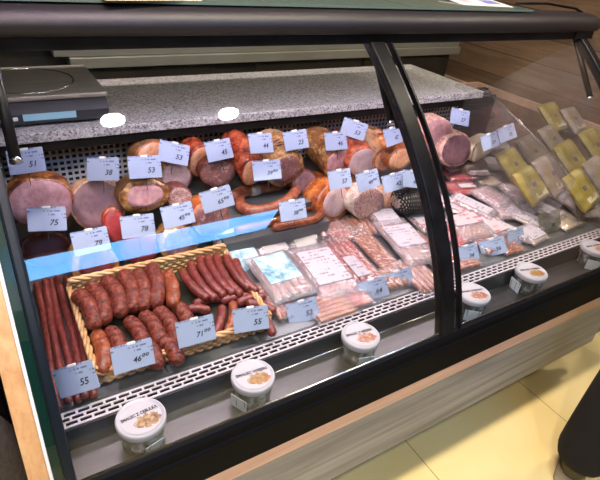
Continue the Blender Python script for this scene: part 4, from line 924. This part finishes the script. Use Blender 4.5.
make_tag('23', 296, 140, 24, 10, 1.21, FR + '23 above the golden twine-tied roast')
make_tag('46', 336, 141, 22, 5, 1.21, FR + '46 above the golden brown roast with the small pink cut')
make_tag('53', 354, 129, 26, -18, 1.25, FR + '53, tilted behind the red loin at the rear')
make_tag('47', 393, 136, 17, 20, 1.16, FR + '47 turned sideways near the middle post')
make_tag('27', 460, 117, 19, -12, 1.2, 'small crooked price tag reading 27 at the rear right')
make_tag('29', 490, 141, 18, 22, 1.14, 'price tag reading 29, left one of the leaning rear pair')
make_tag('31', 507, 133, 18, 22, 1.14, 'price tag reading 31, right one of the leaning rear pair')
make_tag('34', 467, 254, 24, 17, 0.81, 'price tag reading 34 right of the middle post at the front', pin=.01)
make_tag('36', 493, 247, 26, 15, 0.81, 'price tag reading 36, second right of the middle post at the front', pin=.01)
make_tag('62', 550, 222, 40, 18, 0.83, 'dull green price card at the front right beneath the white label packs', mat='greencard', pin=.01, W=.125, H=.075, free=False, tilt=30)
make_tag('58', 586, 208, 38, 18, 0.83, 'dull green price card at the far right front edge', mat='greencard', pin=.01, W=.125, H=.075, free=False, tilt=30)
make_tag('33', 516, 237, 17, 20, 0.82, 'small grey price card between the stick pack and the white label pack', pin=.01)

# ------------------------------------------------------------------ left edge: black cabinet and grey bag
t = thing('black_cabinet', 'black cabinet standing left of the wood counter end', 'cabinet', (-.42, 1.62, 0))
soften(MB().box((-.30, -.45, .02), (.30, .5, .62)).build('body', MT['rubber'], t), .006)
MB().box((-.29, -.455, .06), (.29, -.45, .58)).build('door', MT['black'], t)
bagp = onZ(6, 455, .35)
t = thing('grey_cloth_bag', 'grey cloth shopping bag at the lower left beside the counter end', 'bag', (bagp.x - .13, bagp.y, 0))
mb = MB(); vs = []; n = 28; prof = [(.02, .12), (.05, .16), (.2, .17), (.34, .155), (.40, .13), (.41, .10)]
for z, r in prof:
    for j in range(n):
        a = 2 * math.pi * j / n; q = r * (1 + .10 * noise.noise(Vector((math.cos(a) * 2, math.sin(a) * 2, z * 9)))); vs.append((q * math.cos(a), q * .7 * math.sin(a), z - .02))
fs = [(i * n + j, i * n + (j + 1) % n, (i + 1) * n + (j + 1) % n, (i + 1) * n + j) for i in range(len(prof) - 1) for j in range(n)] + [tuple(reversed(range(n))), tuple((len(prof) - 1) * n + j for j in range(n))]
mb.add(vs, fs).build('body', MT['cloth'], t, True)
t.scale = (1, 1, 1.3)
for s in (-1, 1): MB().tube([(-.06, s * .06, .38), (-.05, s * .05, .46), (0, s * .045, .49), (.05, s * .05, .46), (.06, s * .06, .38)], .008, 8).build('handle', MT['cloth'], t, True)

# ------------------------------------------------------------------ person on the right
def skin_body(name, verts, edges, mat, parent, sub=2):
    me = bpy.data.meshes.new(name); me.from_pydata([v[0] for v in verts], edges, []); o = link(name, me, parent); me.materials.append(mat)
    md = o.modifiers.new('skin', 'SKIN'); md.use_smooth_shade = True
    for d, v in zip(me.skin_vertices[0].data, verts): d.radius = v[1]
    me.skin_vertices[0].data[0].use_root = True
    s = o.modifiers.new('sub', 'SUBSURF'); s.levels = sub; s.render_levels = sub
    return o
sp = onZ(552, 472, .05)
per = thing('person', 'person in black trousers and black jacket standing at the right edge of the aisle', 'person', (sp.x + .145, sp.y - .145, 0), (0, 0, R(-70)))
V = [((0, 0, .96), (.125, .09)), ((0, 0, 1.10), (.115, .08)), ((0, .005, 1.26), (.13, .085)), ((0, 0, 1.40), (.10, .06)), ((0, 0, 1.49), (.055, .055)), ((0, .015, 1.56), (.05, .055)), ((0, .02, 1.64), (.072, .088)), ((0, .015, 1.73), (.066, .082))]
E_ = [(0, 1), (1, 2), (2, 3), (3, 4), (4, 5), (5, 6), (6, 7)]
for s in (-1, 1):
    i = len(V)
    V += [((s * .095, 0, .84), (.075, .078)), ((s * .125, .01, .52), (.060, .062)), ((s * .13, 0, .30), (.055, .058)), ((s * .13, -.01, .09), (.038, .042)), ((s * .135, .06, .05), (.04, .035)), ((s * .14, .15, .04), (.036, .024))]
    E_ += [(0, i), (i, i + 1), (i + 1, i + 2), (i + 2, i + 3), (i + 3, i + 4), (i + 4, i + 5)]
    j = len(V)
    V += [((s * .185, 0, 1.40), (.058, .058)), ((s * .225, -.02, 1.13), (.042, .044)), ((s * .215, .10, .93), (.030, .032)), ((s * .20, .16, .86), (.024, .036))]
    E_ += [(3, j), (j, j + 1), (j + 1, j + 2), (j + 2, j + 3)]
    for q in range(4):
        k = len(V); L_ = (.066, .074, .070, .056)[q]
        V += [((s * (.190 - .004 * q), .185 - .016 * q + .01, .835 - .012 * q), (.009, .009)), ((s * .185, .20 - .018 * q, .835 - .012 * q - L_ * .55), (.0085, .0085)), ((s * .178, .195 - .018 * q, .835 - .012 * q - L_), (.0075, .0075))]
        E_ += [(j + 3, k), (k, k + 1), (k + 1, k + 2)]
    k = len(V); V += [((s * .178, .19, .855), (.011, .011)), ((s * .162, .215, .825), (.009, .009))]; E_ += [(j + 3, k), (k, k + 1)]
skin_body('body', V, E_, MT['skin'], per)
# clothing: trousers legs, jacket, shoes
TV = [((0, 0, 1.04), (.10, .08)), ((0, 0, .93), (.15, .12))]; TE = [(0, 1)]
for s in (-1, 1):
    i = len(TV); TV += [((s * .10, 0, .84), (.108, .108)), ((s * .125, .01, .52), (.084, .086)), ((s * .13, 0, .28), (.084, .088)), ((s * .132, -.005, .045), (.080, .088))]; TE += [(1, i), (i, i + 1), (i + 1, i + 2), (i + 2, i + 3)]
tk = skin_body('trousers', TV, TE, MT['trouser'], per)
for q_, d_ in enumerate(tk.data.skin_vertices[0].data): d_.use_root = (q_ == 1)
JV = [((0, 0, .80), (.185, .155)), ((0, 0, .93), (.20, .16)), ((0, 0, 1.10), (.178, .135)), ((0, .005, 1.27), (.19, .13)), ((0, 0, 1.40), (.16, .10)), ((0, .004, 1.505), (.078, .078))]; JE = [(0, 1), (1, 2), (2, 3), (3, 4), (4, 5)]
for s in (-1, 1):
    j = len(JV); JV += [((s * .187, 0, 1.395), (.072, .072)), ((s * .227, -.02, 1.13), (.056, .058)), ((s * .217, .095, .94), (.044, .046))]; JE += [(4, j), (j, j + 1), (j + 1, j + 2)]
jk = skin_body('jacket', JV, JE, MT['jacket'], per)
for q_, d_ in enumerate(jk.data.skin_vertices[0].data): d_.use_root = (q_ == 2)
for s in (-1, 1):
    sh = skin_body('shoe', [((s * .13, -.055, .045), (.042, .045)), ((s * .132, .02, .055), (.045, .052)), ((s * .137, .10, .042), (.050, .040)), ((s * .142, .18, .034), (.044, .030)), ((s * .143, .205, .030), (.03, .022))], [(0, 1), (1, 2), (2, 3), (3, 4)], MT['shoe'], per)
    so = MB().tube([(s * .128, -.095, .008), (s * .13, -.06, .008), (s * .135, .04, .008), (s * .142, .14, .008), (s * .144, .20, .008), (s * .144, .235, .008)], [.024, .044, .046, .054, .046, .018], 14, True, .18).build('sole', MT['sole'], sh, True)
    lc = MB()
    for q in range(4): lc.tube([(s * .135 - .022, .065 + .026 * q, .088 - .006 * q), (s * .135, .065 + .026 * q, .094 - .007 * q), (s * .135 + .022, .065 + .026 * q, .088 - .006 * q)], .003, 6)
    lc.build('laces', MT['black'], sh, True)
# face and hair
hr = MB(); vs = []; fs = []; n = 24; k = 10
for i in range(k + 1):
    th_ = math.pi * .62 * i / k
    for j in range(n):
        a = 2 * math.pi * j / n; fr = max(0, math.sin(a))
        q = th_ * (1 - .38 * fr * (i / k)); vs.append((.083 * math.sin(q) * math.cos(a), .012 + .100 * math.sin(q) * math.sin(a) - .004, 1.695 + .112 * math.cos(q)))
for i in range(k):
    for j in range(n): fs.append((i * n + j, i * n + (j + 1) % n, (i + 1) * n + (j + 1) % n, (i + 1) * n + j))
ho = hr.add(vs, fs).build('hair', MT['hair'], per, True); sm = ho.modifiers.new('s', 'SOLIDIFY'); sm.thickness = .014; sm.offset = 1
for s in (-1, 1):
    e = MB(); e.lathe([(.001, -.010), (.008, -.006), (.010, 0), (.008, .006), (.001, .010)], 12); eo = e.build('eye', MT['eye'], per, True); eo.location = (s * .030, .098, 1.675)
    MB().lathe([(.0005, -.002), (.004, 0), (.0005, .002)], 10).build('iris', MT['ink'], eo, True).location = (0, .009, 0)
    MB().tube([(s * .078, .01, 1.70), (s * .088, .0, 1.685), (s * .086, .0, 1.66), (s * .078, .01, 1.645)], [.006, .011, .010, .006], 8, True).build('ear', MT['skin'], per, True)
MB().tube([(0, .098, 1.685), (0, .112, 1.66), (0, .122, 1.645), (0, .105, 1.638)], [.006, .010, .014, .008], 10).build('nose', MT['skin'], per, True)
MB().tube([(-.024, .094, 1.612), (0, .104, 1.613), (.024, .094, 1.612)], [.003, .007, .003], 8).build('mouth', MT['lips'], per, True)

# ------------------------------------------------------------------ light and colour
w = bpy.data.worlds.new('shop'); scene.world = w; w.use_nodes = True
bg = w.node_tree.nodes['Background']; bg.inputs[0].default_value = (.62, .72, 1.0, 1); bg.inputs[1].default_value = .30
vs_ = scene.view_settings; vs_.view_transform = 'Standard'; vs_.look = 'None'; vs_.gamma = 1; vs_.use_curve_mapping = False; vs_.exposure = -0.06
